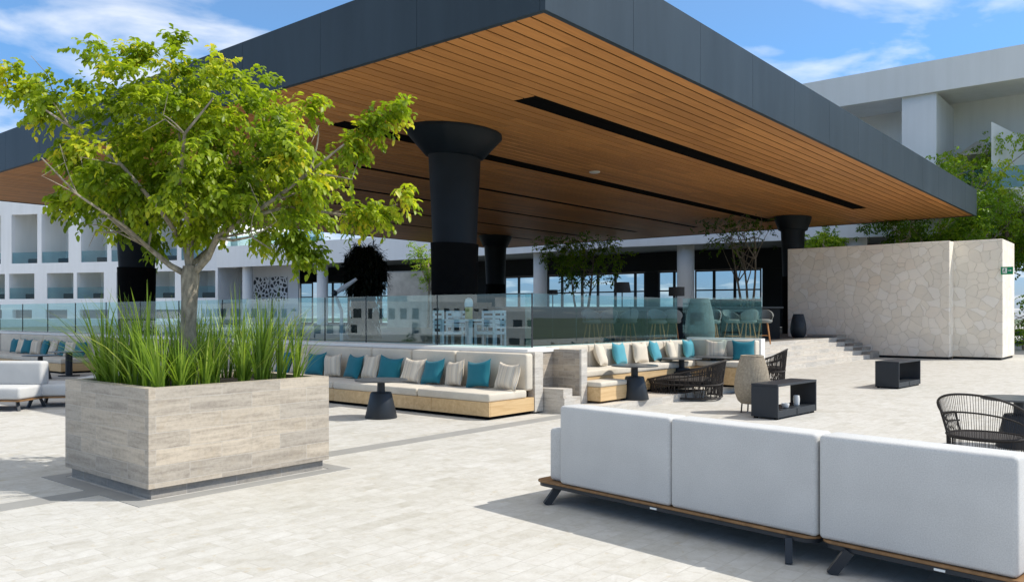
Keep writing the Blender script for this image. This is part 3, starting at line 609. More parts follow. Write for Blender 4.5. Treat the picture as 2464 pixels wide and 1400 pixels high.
# ================================================================ STONE WALLS AND SIGN
def stone_wall(x0, x1, y0, y1, top, label, notch=None):
    t = thing('stone_wall', label, 'wall', ((x0+x1)/2, (y0+y1)/2, 0))
    g = MB(); g.box(x0, x1, y0, y1, .085, top)
    if notch: g.box(*notch)
    part('masonry', g, MT['stone'], t, world=True, bev=.02)
    g = MB(); g.box(x0+.05, x1-.05, y0+.05, y1-.05, 0, .083); part('base', g, MT['dark'], t, world=True); return t
stone_wall(32.7, 33.40, 6.5, 12.4, 4.27, 'long crazy paved limestone wall left of the exit sign')
stone_wall(33.404, 36.0, 4.95, 6.60, 4.30, 'shorter thick crazy paved limestone wall carrying the green exit sign')
sg = thing('exit_sign', 'small green emergency exit sign projecting from the thick stone wall', 'sign', (33.4, 4.95, 3.2))
def sbox(g, u0, u1, v0, v1, d=.0): g.box(33.30-.012-d, 33.30-.0115, 5.0-.35+ (-u1)*1+.0, 5.0-.35-u0, v0, v1)
g = MB(); g.box(33.30, 33.34, 4.62, 4.99, 3.03, 3.30); part('plate', g, MT['sign'], sg, world=True)
g = MB(); F = 33.297
def q(y0, y1, z0, z1): g.box(F-.004, F, y0, y1, z0, z1)
q(4.80, 4.94, 3.075, 3.255); part('doorway_mark', g, MT['signw'], sg, world=True)
g = MB(); F = 33.29
q(4.862,4.885,3.215,3.24); g.bar((F,4.875,3.21),(F,4.89,3.15),.004,.028); g.bar((F,4.885,3.15),(F,4.92,3.12),.004,.018); g.bar((F,4.92,3.12),(F,4.925,3.085),.004,.015); g.bar((F,4.89,3.15),(F,4.86,3.115),.004,.018); g.bar((F,4.86,3.115),(F,4.835,3.12),.004,.014); g.bar((F,4.88,3.20),(F,4.84,3.185),.004,.013); g.bar((F,4.88,3.20),(F,4.915,3.175),.004,.013)
part('running_figure', g, MT['sign'], sg, world=True)
g = MB(); F = 33.297; q(4.70,4.77,3.155,3.175); g.add([(F-.004,4.66,3.165),(F-.004,4.705,3.20),(F-.004,4.705,3.13),(F,4.66,3.165),(F,4.705,3.20),(F,4.705,3.13)],[(0,1,2),(5,4,3),(0,3,4,1),(1,4,5,2),(2,5,3,0)]); part('arrow', g, MT['signw'], sg, world=True)
g = MB(); g.box(33.341, 33.405, 4.955, 4.985, 3.10, 3.23); part('bracket', g, MT['anth'], sg, world=True)

# ================================================================ TABLES
def cone_table(x, y, label, z=0, top_r=.41, first=[None]):
    if first[0] is None:
        t = thing('pedestal_table', label, 'table', (x, y, z), 0, 'black pedestal tables with flared bases')
        g = MB(); g.lathe([(top_r-.01,.575),(top_r,.582),(top_r,.594),(top_r-.006,.6)], (0,0,0), 40); part('table_top', g, MT['tabletop'], t)
        g = MB(); g.lathe([(.062,.40),(.058,.574)], (0,0,0), 20); part('neck', g, MT['anth'], t)
        g = MB(); g.lathe([(.245,0),(.25,.012),(.165,.385),(.155,.40)], (0,0,0), 36); part('base', g, MT['anth'], t); first[0] = t; return t
    return dup(first[0], (x, y, z), 0, label)
p = UY(917, 12.75); cone_table(p.x, p.y, 'black pedestal table in front of the long front bench')
p = UY(1527, 14.3); cone_table(p.x, p.y, 'black pedestal table beside the wooden ottoman at the corner bench', PZ)
p = UY(1640, 16.6); cone_table(p.x, p.y, 'black pedestal table half hidden behind the nearer woven loveseat', PZ)
p = UY(1716, 17.2); cone_table(p.x, p.y, 'black pedestal table in the corner nearest the corner pillows', PZ)
p = UY(97, 20.5); cone_table(p.x, p.y, 'black pedestal table behind the white lounge seats at the left edge')
p = UY(2452, 9.9); cone_table(p.x, p.y, 'black pedestal table beside the round rope armchair at the right edge')
t = thing('slim_table', 'slim black post table left of the planter', 'table', UY(166, 21.5)[:])
g = MB(); g.box(-.38,.38,-.38,.38,.62,.645); part('table_top', g, MT['tabletop'], t); g = MB(); g.lathe([(.085,.02),(.085,.62)], (0,0,0), 20, smooth=True); part('post', g, MT['anth'], t); g = MB(); g.lathe([(.26,0),(.26,.02)], (0,0,0), 28); part('foot', g, MT['anth'], t)

def box_table(x, y, L, Wd, H, label, rz=0):
    t = thing('box_side_table', label, 'table', (x, y, 0), rz, 'open black box tables'); T = .035
    g = MB(); g.box(0, L, 0, Wd, H-T, H); part('table_top', g, MT['anth'], t, bev=.004)
    for a, b in ((0, T), (L-T, L)):
        g = MB(); g.box(a, b, .001, Wd-.001, .03, H-T-.001); part('side_panel', g, MT['anth'], t, bev=.004)
    g = MB(); g.box(T+.001, L-T-.001, .004, Wd-.004, .03, .135); part('drawer_base', g, MT['anth'], t, bev=.003)
    g = MB(); g.box(L*.48-.003, L*.48+.003, -.001, .003, .04, .13); part('drawer_gap', g, MT['black'], t)
    for a in (.03, L-.08):
        for b in (.03, Wd-.08):
            g = MB(); g.box(a, a+.05, b, b+.05, 0, .0295); part('foot', g, MT['sleeve'], t)
    return t
bt = box_table(12.18, 4.77, 1.42, .44, .54, 'nearer open black box table with a white cup inside, beside the sand rope lantern', R(-4))
g = MB(); g.lathe([(.02,0),(.045,.01),(.062,.045),(.06,.075),(.054,.078),(.05,.05),(.02,.012)], (0,0,0), 24); solo('cup', g, MT['porcelain'], 'small white cup inside the nearer black box table', 'cup').location = (12.72, 4.86, .136)
g = MB(); g.lathe([(.035,0),(.045,.01),(.052,.10),(.045,.16),(.04,.163),(.03,.1)], (0,0,0), 24); solo('vase', g, MT['porcelain'], 'slim pale vase inside the nearer black box table', 'vase').location = (13.20, 4.86, .136)
bt2 = box_table(18.95, 4.75, 1.45, .50, .59, 'farther open black box table in front of the stone walls', R(-4))

# ================================================================ ROPE LANTERNS
def lantern(loc, H, r, label, mat, legs=True, z0=.14):
    t = thing('rope_lantern', label, 'lantern', loc, 0, 'barrel shaped rope lanterns')
    n = 64; g = MB(); zz0 = z0 if legs else 0
    prof = [(.62, 0), (.80,.06), (.95,.2), (1.0,.36), (.95,.55), (.84,.75), (.70,.92), (.62,1.0)]
    rad = [[r*(a + (0.012 if k % 2 else -.006)) for k in range(n*2)] for a, b in prof]
    vs = []; 
    for (a, b), rr in zip(prof, rad):
        for k in range(n*2): th = math.pi*k/n; vs.append((rr[k]*math.cos(th), rr[k]*math.sin(th), zz0 + (H-zz0)*b))
    m2 = n*2; fs = [(i*m2+k, i*m2+(k+1)%m2, (i+1)*m2+(k+1)%m2, (i+1)*m2+k) for i in range(len(prof)-1) for k in range(m2)]
    fs.append(tuple(range(m2))[::-1]); g.add(vs, fs, True); part('rope_body', g, MT[mat], t)
    g = MB(); rr = r*.62; g.tube([(rr*math.cos(2*math.pi*k/32), rr*math.sin(2*math.pi*k/32), H) for k in range(32)], .012, 6, closed=True); part('top_ring', g, MT[mat], t)
    if legs:
        for k in range(4):
            a = math.pi/4 + k*math.pi/2; g = MB(); g.tube([(r*.6*math.cos(a), r*.6*math.sin(a), zz0+.03), (r*.66*math.cos(a), r*.66*math.sin(a), 0)], .012, 6); part('leg', g, MT['rope'], t)
    return t
p = UY(1810, 13.45); lantern(p, .93, .285, 'sand coloured rope lantern standing behind the nearer black box table', 'rope_lt', True, .15)
p = UY(1684, 20.0); lantern((p.x, p.y, DZ), 1.25, .36, 'tall sage grey lantern on the deck behind the corner bench', 'shell', False)
p = UY(1921, 30.8); lantern((p.x, p.y, DZ), .88, .29, 'dark grey lantern on the deck against the left end of the stone wall', 'anth', False)

# ================================================================ WOVEN CHAIRS
def woven_seat(loc, rz, w_, d_, hb, ha, label, cat, name, n=90, flare=.82, cush=None, rr=.0045, rail=.014, sw=0.0, midrail=True, pw=2.6, arc=28):
    """back centre faces -y, opening towards +y"""
    t = thing(name, label, cat, loc, rz); A0, A1 = R(-arc), R(180+arc)
    def rim(th, k=1.0, z=None):
        c, s = math.cos(th), -math.sin(th); x = w_/2*k*(abs(c)**(2/pw))*(1 if c >= 0 else -1); y = d_/2*k*(abs(s)**(2/pw))*(1 if s >= 0 else -1)
        bk = max(0, math.sin(th)); fr = max(0, -math.sin(th)) if arc > 60 else 0; h = (ha + (hb-ha)*bk**.8 - (ha-.36)*fr**.7) if z is None else z
        return Vector((x, y, h))
    ths = [A0 + (A1-A0)*i/60 for i in range(61)]
    g = MB(); g.tube([rim(a) for a in ths], rail, 8); g.tube([rim(A0+(A1-A0)*i/24) for i in (0,)] + [rim(A0, flare+.03, ha*.55), rim(A0, flare, .30)], rail*.9, 8); g.tube([rim(A1), rim(A1, flare+.03, ha*.55), rim(A1, flare, .30)], rail*.9, 8); part('top_rail', g, MT['rope'], t)
    g = MB(); N = 48; g.tube([rim(2*math.pi*i/N, flare, .05) for i in range(N)], rail, 8, closed=True); part('base_ring', g, MT['rope'], t)
    g = MB(); g.tube([rim(2*math.pi*i/N, flare+.02, .30) for i in range(N)], rail*.9, 8, closed=True)
    if midrail: g.tube([rim(a, flare+(1-flare)*.62).lerp(rim(a, flare, .3), .42) for a in ths], rail*.75, 8)
    part('seat_ring', g, MT['rope'], t)
    g = MB(); rg = random.Random(3)
    for i in range(n):
        a = A0 + (A1-A0)*i/(n-1); tp = rim(a); md = rim(a+sw*rg.uniform(-.5,1), flare+.015, .30); bt_ = rim(a+sw*rg.uniform(-1,1.5), flare, .05); g.tube([tp, md, bt_], rr, 4)
    part('rope_weave', g, MT['rope'], t)
    g = MB(); pts = [rim(2*math.pi*i/40, flare-.02, 0) for i in range(40)]; g.prism([(p.x, p.y) for p in pts], .27, .295); part('seat_base', g, MT['rope'], t)
    if cush:
        g = MB(); g.lathe([(.0,.30),(w_*.36,.30),(w_*.40,.325),(w_*.40,.37),(w_*.37,.40),(0,.41)], (0,0,0), 36, 1, d_/w_); part('seat_cushion', g, MT[cush], t)
    return t
def face_ang(dx_, dy_):     # rz so that local +y looks along (right, ahead) of the photo viewpoint
    v = W(dx_, dy_); return math.atan2(v.y, v.x) - math.pi/2
p = UY(1652, 15.75); woven_seat(p, face_ang(-.92, .40), 1.25, 1.45, .74, .52, 'dark woven rope loveseat, the nearer of the two by the corner bench', 'loveseat', 'woven_loveseat', 170, .90, 'rope', .0075, .018, .06, True, 3.2, 89)
p = UY(1832, 19.3); woven_seat(p, face_ang(-.92, .40), 1.15, 1.15, .80, .54, 'dark woven rope loveseat, the farther one behind the sand rope lantern', 'loveseat', 'woven_loveseat', 150, .90, 'rope', .0075, .018, .06, True, 3.2, 89)
p = UY(2372, 8.85); woven_seat(p, face_ang(.72, .55), .92, .84, .765, .50, 'round dark rope armchair at the right edge beyond the grey sofas', 'armchair', 'rope_armchair', 80, .80, None, .003, .013, .02, True, 2.2)

# ================================================================ LONG SOFAS IN THE FOREGROUND
def vec_rz(a, b): v = W(a, b); return math.atan2(v.y, v.x)
S0 = W(.393, 6.84); SRZ = vec_rz(.679, -.734); SX = W(.679, -.734)
def sofa(t0, t1, cuts, left_arm, label, legs, x_left, x_right):
    o = S0 + SX*t0; t = thing('modular_sofa', label, 'sofa', o[:], SRZ, 'grey modular sofas seen from behind')
    a, b = x_left, x_right
    def plate(ins, z0, z1, mat, nm, rr=.10):
        g = MB(); bb = bmesh.new(); xs_, xe, ys_, ye = a+ins, b-ins, -.018+ins, 1.0-ins
        pts = []
        for cx_, cy_, s0 in ((xe-rr, ye-rr, 0), (xs_+rr, ye-rr, 90), (xs_+rr, ys_+rr, 180), (xe-rr, ys_+rr, 270)):
            for k in range(6): pts.append((cx_+rr*math.cos(R(s0+18*k)), cy_+rr*math.sin(R(s0+18*k))))
        g.prism(pts, z0, z1); part(nm, g, MT[mat], t, bev=.004); bb.free()
    plate(0, .174, .190, 'teak', 'wood_deck'); plate(.012, .142, .173, 'leg', 'frame')
    g = MB(); cxm = (a+b)/2; g.box(cxm-.03, cxm+.03, -.012, -.0055, .150, .163); part('tag', g, MT['signw'], t)
    for (lx, ly, dx_, dy_) in legs:
        g = MB(); g.bar((lx, ly, .15), (lx+dx_, ly+dy_, 0), .045, .06); part('leg', g, MT['leg'], t)
    for c0, c1 in zip(cuts, cuts[1:]):
        g = MB(); g.rbox(c0+.002, c1-.002, 0, .235, .191, .845, .03, 4); part('back_cushion', g, MT['sofa'], t)
        g = MB(); g.rbox(c0+.004, c1-.004, .24, .97, .191, .43, .04, 4); part('seat_cushion', g, MT['sofa'], t)
    if left_arm:
        g = MB(); g.rbox(cuts[0]-.17, cuts[0]-.006, .05, .95, .191, .64, .04, 4); part('arm_cushion', g, MT['sofa'], t)
    return t
sofa(0, 0, [0, 1.131, 2.262], True, 'light grey modular sofa with two back cushions and a side arm, seen from behind', [(-.06, .06, -.06, -.09), (2.07, .0, .03, -.05), (-.06, .88, -.06, .06), (2.07, .88, .03, .06)], -.29, 2.262)
sofa(2.272, 0, [0, 1.12], False, 'light grey single modular sofa at the lower right corner, seen from behind', [(.20, .0, -.09, -.05), (1.25, .0, .06, -.05), (.20, .88, -.09, .06), (1.25, .88, .06, .06)], 0.004, 1.45)

# white lounge seats at the left edge
def lounge(loc, rz, L, label, back=True, bside=0):
    t = thing('lounge_seat', label, 'lounge seat', loc, rz, 'white lounge seats by the left edge'); D = .85
    g = MB(); g.box(-L/2, L/2, -D/2, D/2, .16, .185); part('deck', g, MT['teak'], t, bev=.004)
    g = MB(); g.rbox(-L/2+.01, L/2-.01, -D/2+.01, D/2-.01, .187, .40, .05, 4); part('seat_cushion', g, MT['sofa'], t)
    if back: g = MB(); g.rbox(-L/2+.01, L/2-.01, D/2-.26, D/2-.02, .38, .80, .05, 4); part('back_cushion', g, MT['sofa'], t)
    for sx in (-1, 1):
        for sy in (-1, 1):
            g = MB(); g.bar((sx*(L/2-.12), sy*(D/2-.12), .16), (sx*(L/2-.07), sy*(D/2-.08), 0), .045, .05); part('leg', g, MT['leg'], t)
    return t
lounge(UY(8, 14.0)[:], face_ang(.25, .95)+R(12), 1.15, 'white lounge seat with backrest cut by the left edge of the photo')
lounge(UY(158, 14.6)[:], face_ang(-.3, .95)+R(-10), 1.1, 'white backless lounge seat half hidden behind the planter', False)
lounge(UY(262, 16.2)[:], face_ang(1, .1)+R(0), 1.1, 'white lounge seat mostly behind the planter grass')

# ================================================================ BAR STOOLS, TABLES AND LAMPS ON THE DECK
def stool(loc, rz, label, first=[None]):
    if first[0] is not None: return dup(first[0], loc, rz, label)
    t = thing('bar_chair', label, 'bar chair', loc, rz, 'upholstered bar chairs on the deck')
    g = MB(); vs = []; n = 20
    for lay, (k, z, zz) in enumerate(((.21,.66,0),(.25,.76,0),(.275,.90,.10),(.28,1.02,.22))):
        for i in range(n+1):
            th = R(-20) + R(220)*i/n; b_k = max(0, math.sin(th)); vs.append((k*math.cos(th), -k*math.sin(th), z*(1-.0) - (1-b_k)*zz*.9))
    vs2 = [(x*.86, y*.86, z-.0) for x, y, z in vs]; m_ = n+1; fs = []
    for r_ in range(3):
        for i in range(n): fs.append((r_*m_+i, r_*m_+i+1, (r_+1)*m_+i+1, (r_+1)*m_+i))
    o2 = len(vs); fs2 = [tuple(o2+j for j in f[::-1]) for f in fs]; top = [(3*m_+i, 3*m_+i+1, o2+3*m_+i+1, o2+3*m_+i) for i in range(n)]
    g.add(vs+vs2, fs+fs2+top, True); part('shell', g, MT['shell'], t)
    g = MB(); g.lathe([(.0,.62),(.20,.62),(.24,.66),(.24,.70),(.2,.73),(0,.735)], (0,0,0), 24); part('seat', g, MT['shell'], t)
    for k in range(4):
        a = R(45+90*k); g = MB(); g.tube([(.14*math.cos(a), .14*math.sin(a), .63), (.26*math.cos(a), .26*math.sin(a), 0)], [.02,.012], 7); part('leg', g, MT['stoolwood'], t)
    g = MB(); g.tube([(.21*math.cos(R(45+90*k)), .21*math.sin(R(45+90*k)), .25) for k in range(4)], .008, 5, closed=True); part('foot_ring', g, MT['stoolwood'], t)
    first[0] = t; return t
sl_ = [(1424,21.5,20,'first from the left behind the glass'),(1462,22.4,-30,'second from the left behind the glass'),(1512,22.6,200,'third from the left behind the glass'),(1582,21.6,10,'just left of the tall sage lantern'),(1618,22.8,170,'close behind the tall sage lantern on its left'),
       (1712,22.0,-25,'just right of the tall sage lantern'),(1762,23.4,30,'second to the right of the tall sage lantern'),(1800,22.8,190,'third to the right of the tall sage lantern'),(1838,24.0,-20,'farthest right, before the dark column')]
for u, Y_, a, lab in sl_:
    p = UY(u, Y_); stool((p.x, p.y, DZ), face_ang(0, -1)+R(a), 'sage grey bar chair, ' + lab)
def high_table(u, Y_, L, label):
    p = UY(u, Y_); t = thing('bar_table', label, 'table', (p.x, p.y, DZ), face_ang(0, 1)); g = MB(); g.box(-L/2, L/2, -.4, .4, .97, 1.02); part('table_top', g, MT['tabletop'], t)
    for s in (-1, 1): g = MB(); g.box(s*L*.35-.04, s*L*.35+.04, -.3, .3, 0, .97); part('leg', g, MT['anth'], t)
high_table(1505, 23.6, 1.6, 'dark high table behind the left group of bar chairs')
high_table(1778, 24.6, 1.2, 'dark high table behind the right group of bar chairs')
t = thing('bar_counter', 'long dark bar counter under the canopy behind the bar chairs', 'counter', UY(1560, 30, DZ)[:], face_ang(0,1)); g = MB(); g.box(-5.5, 4.7, -.4, .4, 0, 1.1); part('counter_body', g, MT['dark'], t); g = MB(); g.box(-5.6, 4.8, -.5, .5, 1.1, 1.15); part('counter_top', g, MT['tabletop'], t)
def floor_lamp(u, Y_, zt, w_, h_, label, taper=1.0):
    p = UY(u, Y_); t = thing('floor_lamp', label, 'lamp', (p.x, p.y, DZ)); H = zt - DZ
    g = MB(); g.lathe([(w_/2, H-h_), (w_/2*taper, H)], (0,0,0), 28); part('lamp_shade', g, MT['shade'], t)
    g = MB(); g.tube([(0,0,.02),(0,0,H-h_+.03)], .018, 8); part('pole', g, MT['anth'], t); g = MB(); g.lathe([(.2,0),(.19,.025)], (0,0,0), 24); part('base', g, MT['anth'], t)
floor_lamp(1497, 24.0, 2.56, .52, .30, 'dark lamp with tapered shade behind the left bar chairs', .8)
floor_lamp(1628, 24.0, 2.42, .46, .26, 'dark lamp with straight drum shade left of the grey round pillar')
floor_lamp(1330, 26.0, 2.40, .32, .16, 'small dark lamp just right of the pale pillar, low over the glass')

# white dining set near the big column, white and brass lamp on it
def dining_chair(loc, rz, label, first=[None]):
    if first[0] is not None: return dup(first[0], loc, rz, label)
    t = thing('dining_chair', label, 'chair', loc, rz, 'white dining chairs around the white table'); g = MB(); g.rbox(-.25,.25,-.25,.25,.43,.49,.02); part('seat', g, MT['white'], t)
    for i in range(4): g = MB(); g.box(-.24,.24,-.25,-.225,.56+.11*i,.62+.11*i); part('back_slat', g, MT['white'], t)
    for sx in (-1,1):
        for sy in (-1,1): g = MB(); g.box(sx*.23-.02, sx*.23+.02, sy*.23-.02, sy*.23+.02, 0, .95 if sy < 0 else .64); part('leg', g, MT['white'], t)
        g = MB(); g.box(sx*.23-.03, sx*.23+.03, -.22, .26, .641, .67); part('armrest', g, MT['white'], t)
    first[0] = t; return t
p = UY(1128, 18.0); t = thing('dining_table', 'white dining table on the deck behind the front glass near the big column', 'table', (p.x, p.y, DZ), R(8))
g = MB(); g.box(-.55,.55,-.45,.45,.72,.76); part('table_top', g, MT['white'], t)
for sx in (-1,1):
    for sy in (-1,1): g = MB(); g.box(sx*.48-.03, sx*.48+.03, sy*.38-.03, sy*.38+.03, 0, .72); part('leg', g, MT['white'], t)
g = MB(); g.lathe([(.085,0),(.085,.26),(.07,.27)], (0,0,0), 24); l_ = thing('table_lamp', 'white domed lamp with brass body on the white dining table', 'lamp', (p.x, p.y, DZ+.762)); part('body', g, MT['brass'], l_)
g = MB(); g.lathe([(.09,.27),(.095,.36),(.07,.44),(.02,.47)], (0,0,0), 24); part('dome', g, MT['porcelain'], l_)
g = MB(); g.lathe([(.06,0),(.12,.05),(.13,.12),(.09,.18),(.04,.19)], (0,0,0), 20); o = solo('white_bowl', g, MT['porcelain'], 'round white pot beside the brass lamp on the white table', 'pot'); q_ = UY(1100, 18.05); o.location = (q_.x, q_.y, DZ+.762)
for i, (u, Y_, a) in enumerate([(1078,17.6,60),(1180,17.7,-60),(1105,19.0,160),(1175,18.9,200)]):
    q_ = UY(u, Y_); dining_chair((q_.x, q_.y, DZ), face_ang(0,1)+R(-a), ['white slatted dining chair left of the brass lamp','white slatted dining chair right of the brass lamp','white slatted dining chair behind the brass lamp, on its left','white slatted dining chair behind the brass lamp, on its right'][i])
# white jointed arm lamp
t = thing('arm_lamp', 'white jointed arm lamp rising beside the dark weeping tree', 'lamp', UY(818, 24.0, DZ)[:], face_ang(0,1))
def al(u, v, Y_=24.0): return UY(u, Y_, CAMH+(758-v)*Y_/1967)
g = MB(); g.tube([UY(822,24,DZ), al(822,750), al(812,722)], .05, 8); g.tube([al(812,722), al(806,708)], .045, 8); part('lower_arm', g, MT['lampw'], t, world=True)
g = MB(); g.tube([al(806,706), al(830,690), al(858,671)], [.06,.075,.045], 8); part('upper_arm', g, MT['lampw'], t, world=True)
g = MB(); g.tube([al(803,710), al(809,700)], .085, 10); part('joint', g, MT['anth'], t, world=True)

# ================================================================ TREES
def tree(name, u, Y_, z0, zt, cr, label, mat='leaf2', bark='bark', n=1000, L=.11, trunks=1, crown0=.45, seed=1, group=None, droop=0, tone0=.45, sparse=False, flat=1.0, solo_leaf=False, lean=.25):
    rg = random.Random(seed); p = UY(u, Y_); t = thing(name, label, 'tree', (p.x, p.y, z0), 0, group); H = zt - z0
    br = MB(); cl = []
    for k in range(trunks):
        a = rg.uniform(0, 6.28); top = Vector((math.cos(a)*cr*lean, math.sin(a)*cr*lean, H*(.75 if trunks > 1 else .8))); ln = crv((0.1*math.cos(a)*(trunks>1), 0.1*math.sin(a)*(trunks>1), 0), top, rg, .10, 9)
        g = MB(); r0 = .012*H+.03 if trunks == 1 else .012*H+.012; g.tube(ln, [r0*(1-.75*i/8) for i in range(9)], 8); part('trunk', g, MT[bark], t)
        for j in range(int(9/trunks)+3):
            s = ln[rg.randint(4, 8)]; a2 = rg.uniform(0, 6.28); rr = cr*rg.uniform(.45,.95); e = Vector((math.cos(a2)*rr*.9, math.sin(a2)*rr*.9, H*rg.uniform(crown0+.05, .93)*flat + (1-flat)*H*.8)); 
            br.tube(crv(s, e, rg, .15, 6), [r0*.4, r0*.32, r0*.26, r0*.2, r0*.13, r0*.06], 5); cl.append(e)
            for _ in range(3): e2 = e + rdir(rg)*cr*.35; br.tube(crv(e, e2, rg, .1, 4), [r0*.1,r0*.08,r0*.06,r0*.03], 4); cl.append(e2)
    part('branches', br, MT[bark], t)
    mb = MB(); mb.attr = []; per = max(1, n//len(cl)//6)
    for c in cl:
        tn = tone0 + rg.uniform(-.25,.25); sp_ = cr*rg.uniform(.16,.34)
        for _ in range(per):
            o = c + rdir(rg)*sp_*rg.random()**.5
            spray(mb, o, rdir(rg) + Vector((o.x, o.y, 0))*.3/cr + Vector((0,0,-droop)), 6, L, rg, tn + .12*(o.z/H-.6))
    part('crown', mb, MT[mat], t); return t
tree('leafy_tree', 1402, 46, DZ, 6.6, 2.2, 'small multi stemmed tree with light green crown left of the grey round pillar', n=4200, L=.17, trunks=4, crown0=.5, seed=3, lean=.35, tone0=.6)
tree('leafy_tree', 1800, 38, DZ, 6.6, 2.3, 'thin dark shaded tree with bare pale stems left of the distant column', n=1500, L=.14, trunks=3, crown0=.62, seed=8, lean=.4, tone0=.35)
tree('leafy_tree', 1972, 44, DZ, 6.5, 1.5, 'round bright green tree just right of the distant black column', n=5200, L=.16, trunks=1, crown0=.45, seed=5, tone0=.6)
tree('leafy_tree', 2165, 40, 0, 7.5, 2.0, 'dark green tree above the long stone wall under the canopy corner', n=6000, L=.17, trunks=1, crown0=.4, seed=6, tone0=.3)
tree('leafy_tree', 2290, 39, 0, 8.0, 2.2, 'mid green tree behind the join of the two stone walls', n=7000, L=.17, trunks=1, crown0=.4, seed=16, tone0=.55)
tree('leafy_tree', 2372, 41, 0, 11.6, 3.1, 'tall loose bright tree rising past the canopy corner at the right', n=9500, L=.18, trunks=2, crown0=.35, seed=9, tone0=.74, lean=.45)
tree('leafy_tree', 2490, 42, 0, 8.8, 2.9, 'green tree at the right edge of the photo behind the thick wall', n=7000, L=.18, trunks=1, crown0=.3, seed=19, tone0=.5)
tree('leafy_tree', 1030, 53.5, DZ, 6.3, 1.5, 'small bright green tree above the grey stone block beside the big column', n=2200, L=.15, trunks=1, crown0=.5, seed=14, tone0=.7)
tree('shrub', 2462, 37.5, 0, 2.6, 1.1, 'low bright shrub at the right edge beside the thick wall', n=1200, L=.16, trunks=1, crown0=.15, seed=24, tone0=.6)
# weeping tree, canopy shade painted into its near-black leaves
rg = random.Random(77); p = UY(877, 30.0); t = thing('weeping_tree', 'dark shaggy weeping tree on the deck in the shade of the canopy', 'tree', (p.x, p.y, DZ))
g = MB(); g.tube([(0,0,0),(.05,0,1.5),(0,.03,2.9)], [.16,.12,.08], 10); part('trunk', g, MT['barkdk'], t)
mb = MB(); mb.attr = []
for _ in range(1500):
    a = rg.uniform(0, 6.28); zz_ = rg.uniform(0, 1); r_ = .70*math.sqrt(max(0, 1-((zz_-.35)/.72)**2))*rg.uniform(.3,1.1); o = Vector((r_*math.cos(a), r_*math.sin(a), 1.75+1.62*zz_))
    d = Vector((math.cos(a)*.5, math.sin(a)*.5, rg.uniform(-1.4,.3)))
    for _ in range(5): leafblob(mb, o + rdir(rg)*.1, d + rdir(rg)*.5, Vector((0,0,1)), rg.uniform(.12,.34), .035, rg.uniform(.1,.9))
for _ in range(520):
    a = rg.uniform(0, 6.28); r_ = rg.uniform(.15,.5); o = Vector((r_*math.cos(a), r_*math.sin(a), rg.uniform(.1,1.9)))
    for _ in range(4): leafblob(mb, o + rdir(rg)*.08, Vector((math.cos(a)*.3, math.sin(a)*.3, -1)) + rdir(rg)*.3, Vector((0,1,0)), rg.uniform(.15,.4), .04, rg.uniform(.1,.9))
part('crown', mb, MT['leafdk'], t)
# ================================================================ BUILDINGS BEHIND
def UVp(u, Y_): return W((u-1232)/1967*Y_, Y_)
# --- long curved ground floor wing: points of its front edge
wing = [(300,88),(440,82),(520,77),(660,73.5),(790,70),(960,66),(1210,60),(1500,53.5),(1900,48.6),(2200,45.5),(2700,42)]
WP = [UVp(u, Y_) for u, Y_ in wing]
bw = thing('curved_wing', 'long low white building wing with deep flat roof, round pillars and dark framed windows', 'building', WP[6][:])
def off(P_, d):      # offset polyline away from the viewer
    out_ = []
    for i, p in enumerate(P_):
        a = P_[max(0,i-1)]; b = P_[min(len(P_)-1, i+1)]; dd = (b-a); dd.z = 0; dd.normalize(); n = Vector((-dd.y, dd.x, 0))
        if n.dot(p) < 0: n = -n
        out_.append(p + n*d)
    return out_
def ribbon(P_, d0, d1, z0, z1, mat, nm, par, split=False):
    A, B = off(P_, d0), off(P_, d1); g = MB()
    pts = [(p.x,p.y) for p in A] + [(p.x,p.y) for p in B[::-1]]
    n = len(A)
    vs = [(p.x,p.y,z) for z in (z0,z1) for p in A] + [(p.x,p.y,z) for z in (z0,z1) for p in B]; fs = []
    for i in range(n-1):
        a0,a1,b0,b1 = i, n+i, 2*n+i, 3*n+i
        fs += [(a0,a0+1,a1+1,a1),(b0+1,b0,b1,b1+1),(a1,a1+1,b1+1,b1),(a0+1,a0,b0,b0+1)]
    fs += [(0,n,3*n,2*n),(n-1,3*n-1,4*n-1,2*n-1)]
    g.add(vs, fs); return part(nm, g, MT[mat], par, world=True)
ZS0, ZS1 = 6.05, 8.0
ribbon(WP, 0, .35, ZS0, ZS1, 'white', 'roof_fascia', bw)
ribbon(WP, .352, 9.5, ZS0+.28, ZS0+.6, 'soffit', 'roof_slab', bw)
ribbon(WP, 8.6, 9.0, 4.9, ZS0+.27, 'dark', 'window_header', bw)

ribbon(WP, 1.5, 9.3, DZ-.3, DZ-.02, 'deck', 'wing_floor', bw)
def along(P_, s):
    for a, b in zip(P_, P_[1:]):
        L = (b-a).length
        if s <= L: return a + (b-a)*(s/L), (b-a).normalized()
        s -= L
    return P_[-1], (P_[-1]-P_[-2]).normalized()
def at_u(P_, u):      # point of polyline seen at picture column u
    q = (u-1232)/1967
    for a, b in zip(P_, P_[1:]):
        f = lambda p: (SA*p.x - CA*p.y) - q*(CA*p.x + SA*p.y)
        fa, fb = f(a), f(b)
        if fa*fb <= 0: return a + (b-a)*(fa/(fa-fb))
    return P_[-1]
B8 = off(WP, 8.6)
def at_u0(P_, u): return at_u(P_, u)
ribbon([B8[0], at_u(B8, 500), at_u(B8, 620), at_u(B8, 718)], 0, .3, .7, 4.89, 'white', 'rear_wall', bw)
mid = off(WP, 1.3)
for u, r_ in ((596,.48),(776,.48),(1300,.50),(1650,.55),(2060,.6)):
    p = at_u(mid, u); g = MB(); g.lathe([(r_, DZ-.02), (r_, ZS0+.27)], (p.x, p.y, 0), 28); part('pillar', g, MT['white'], bw, world=True)
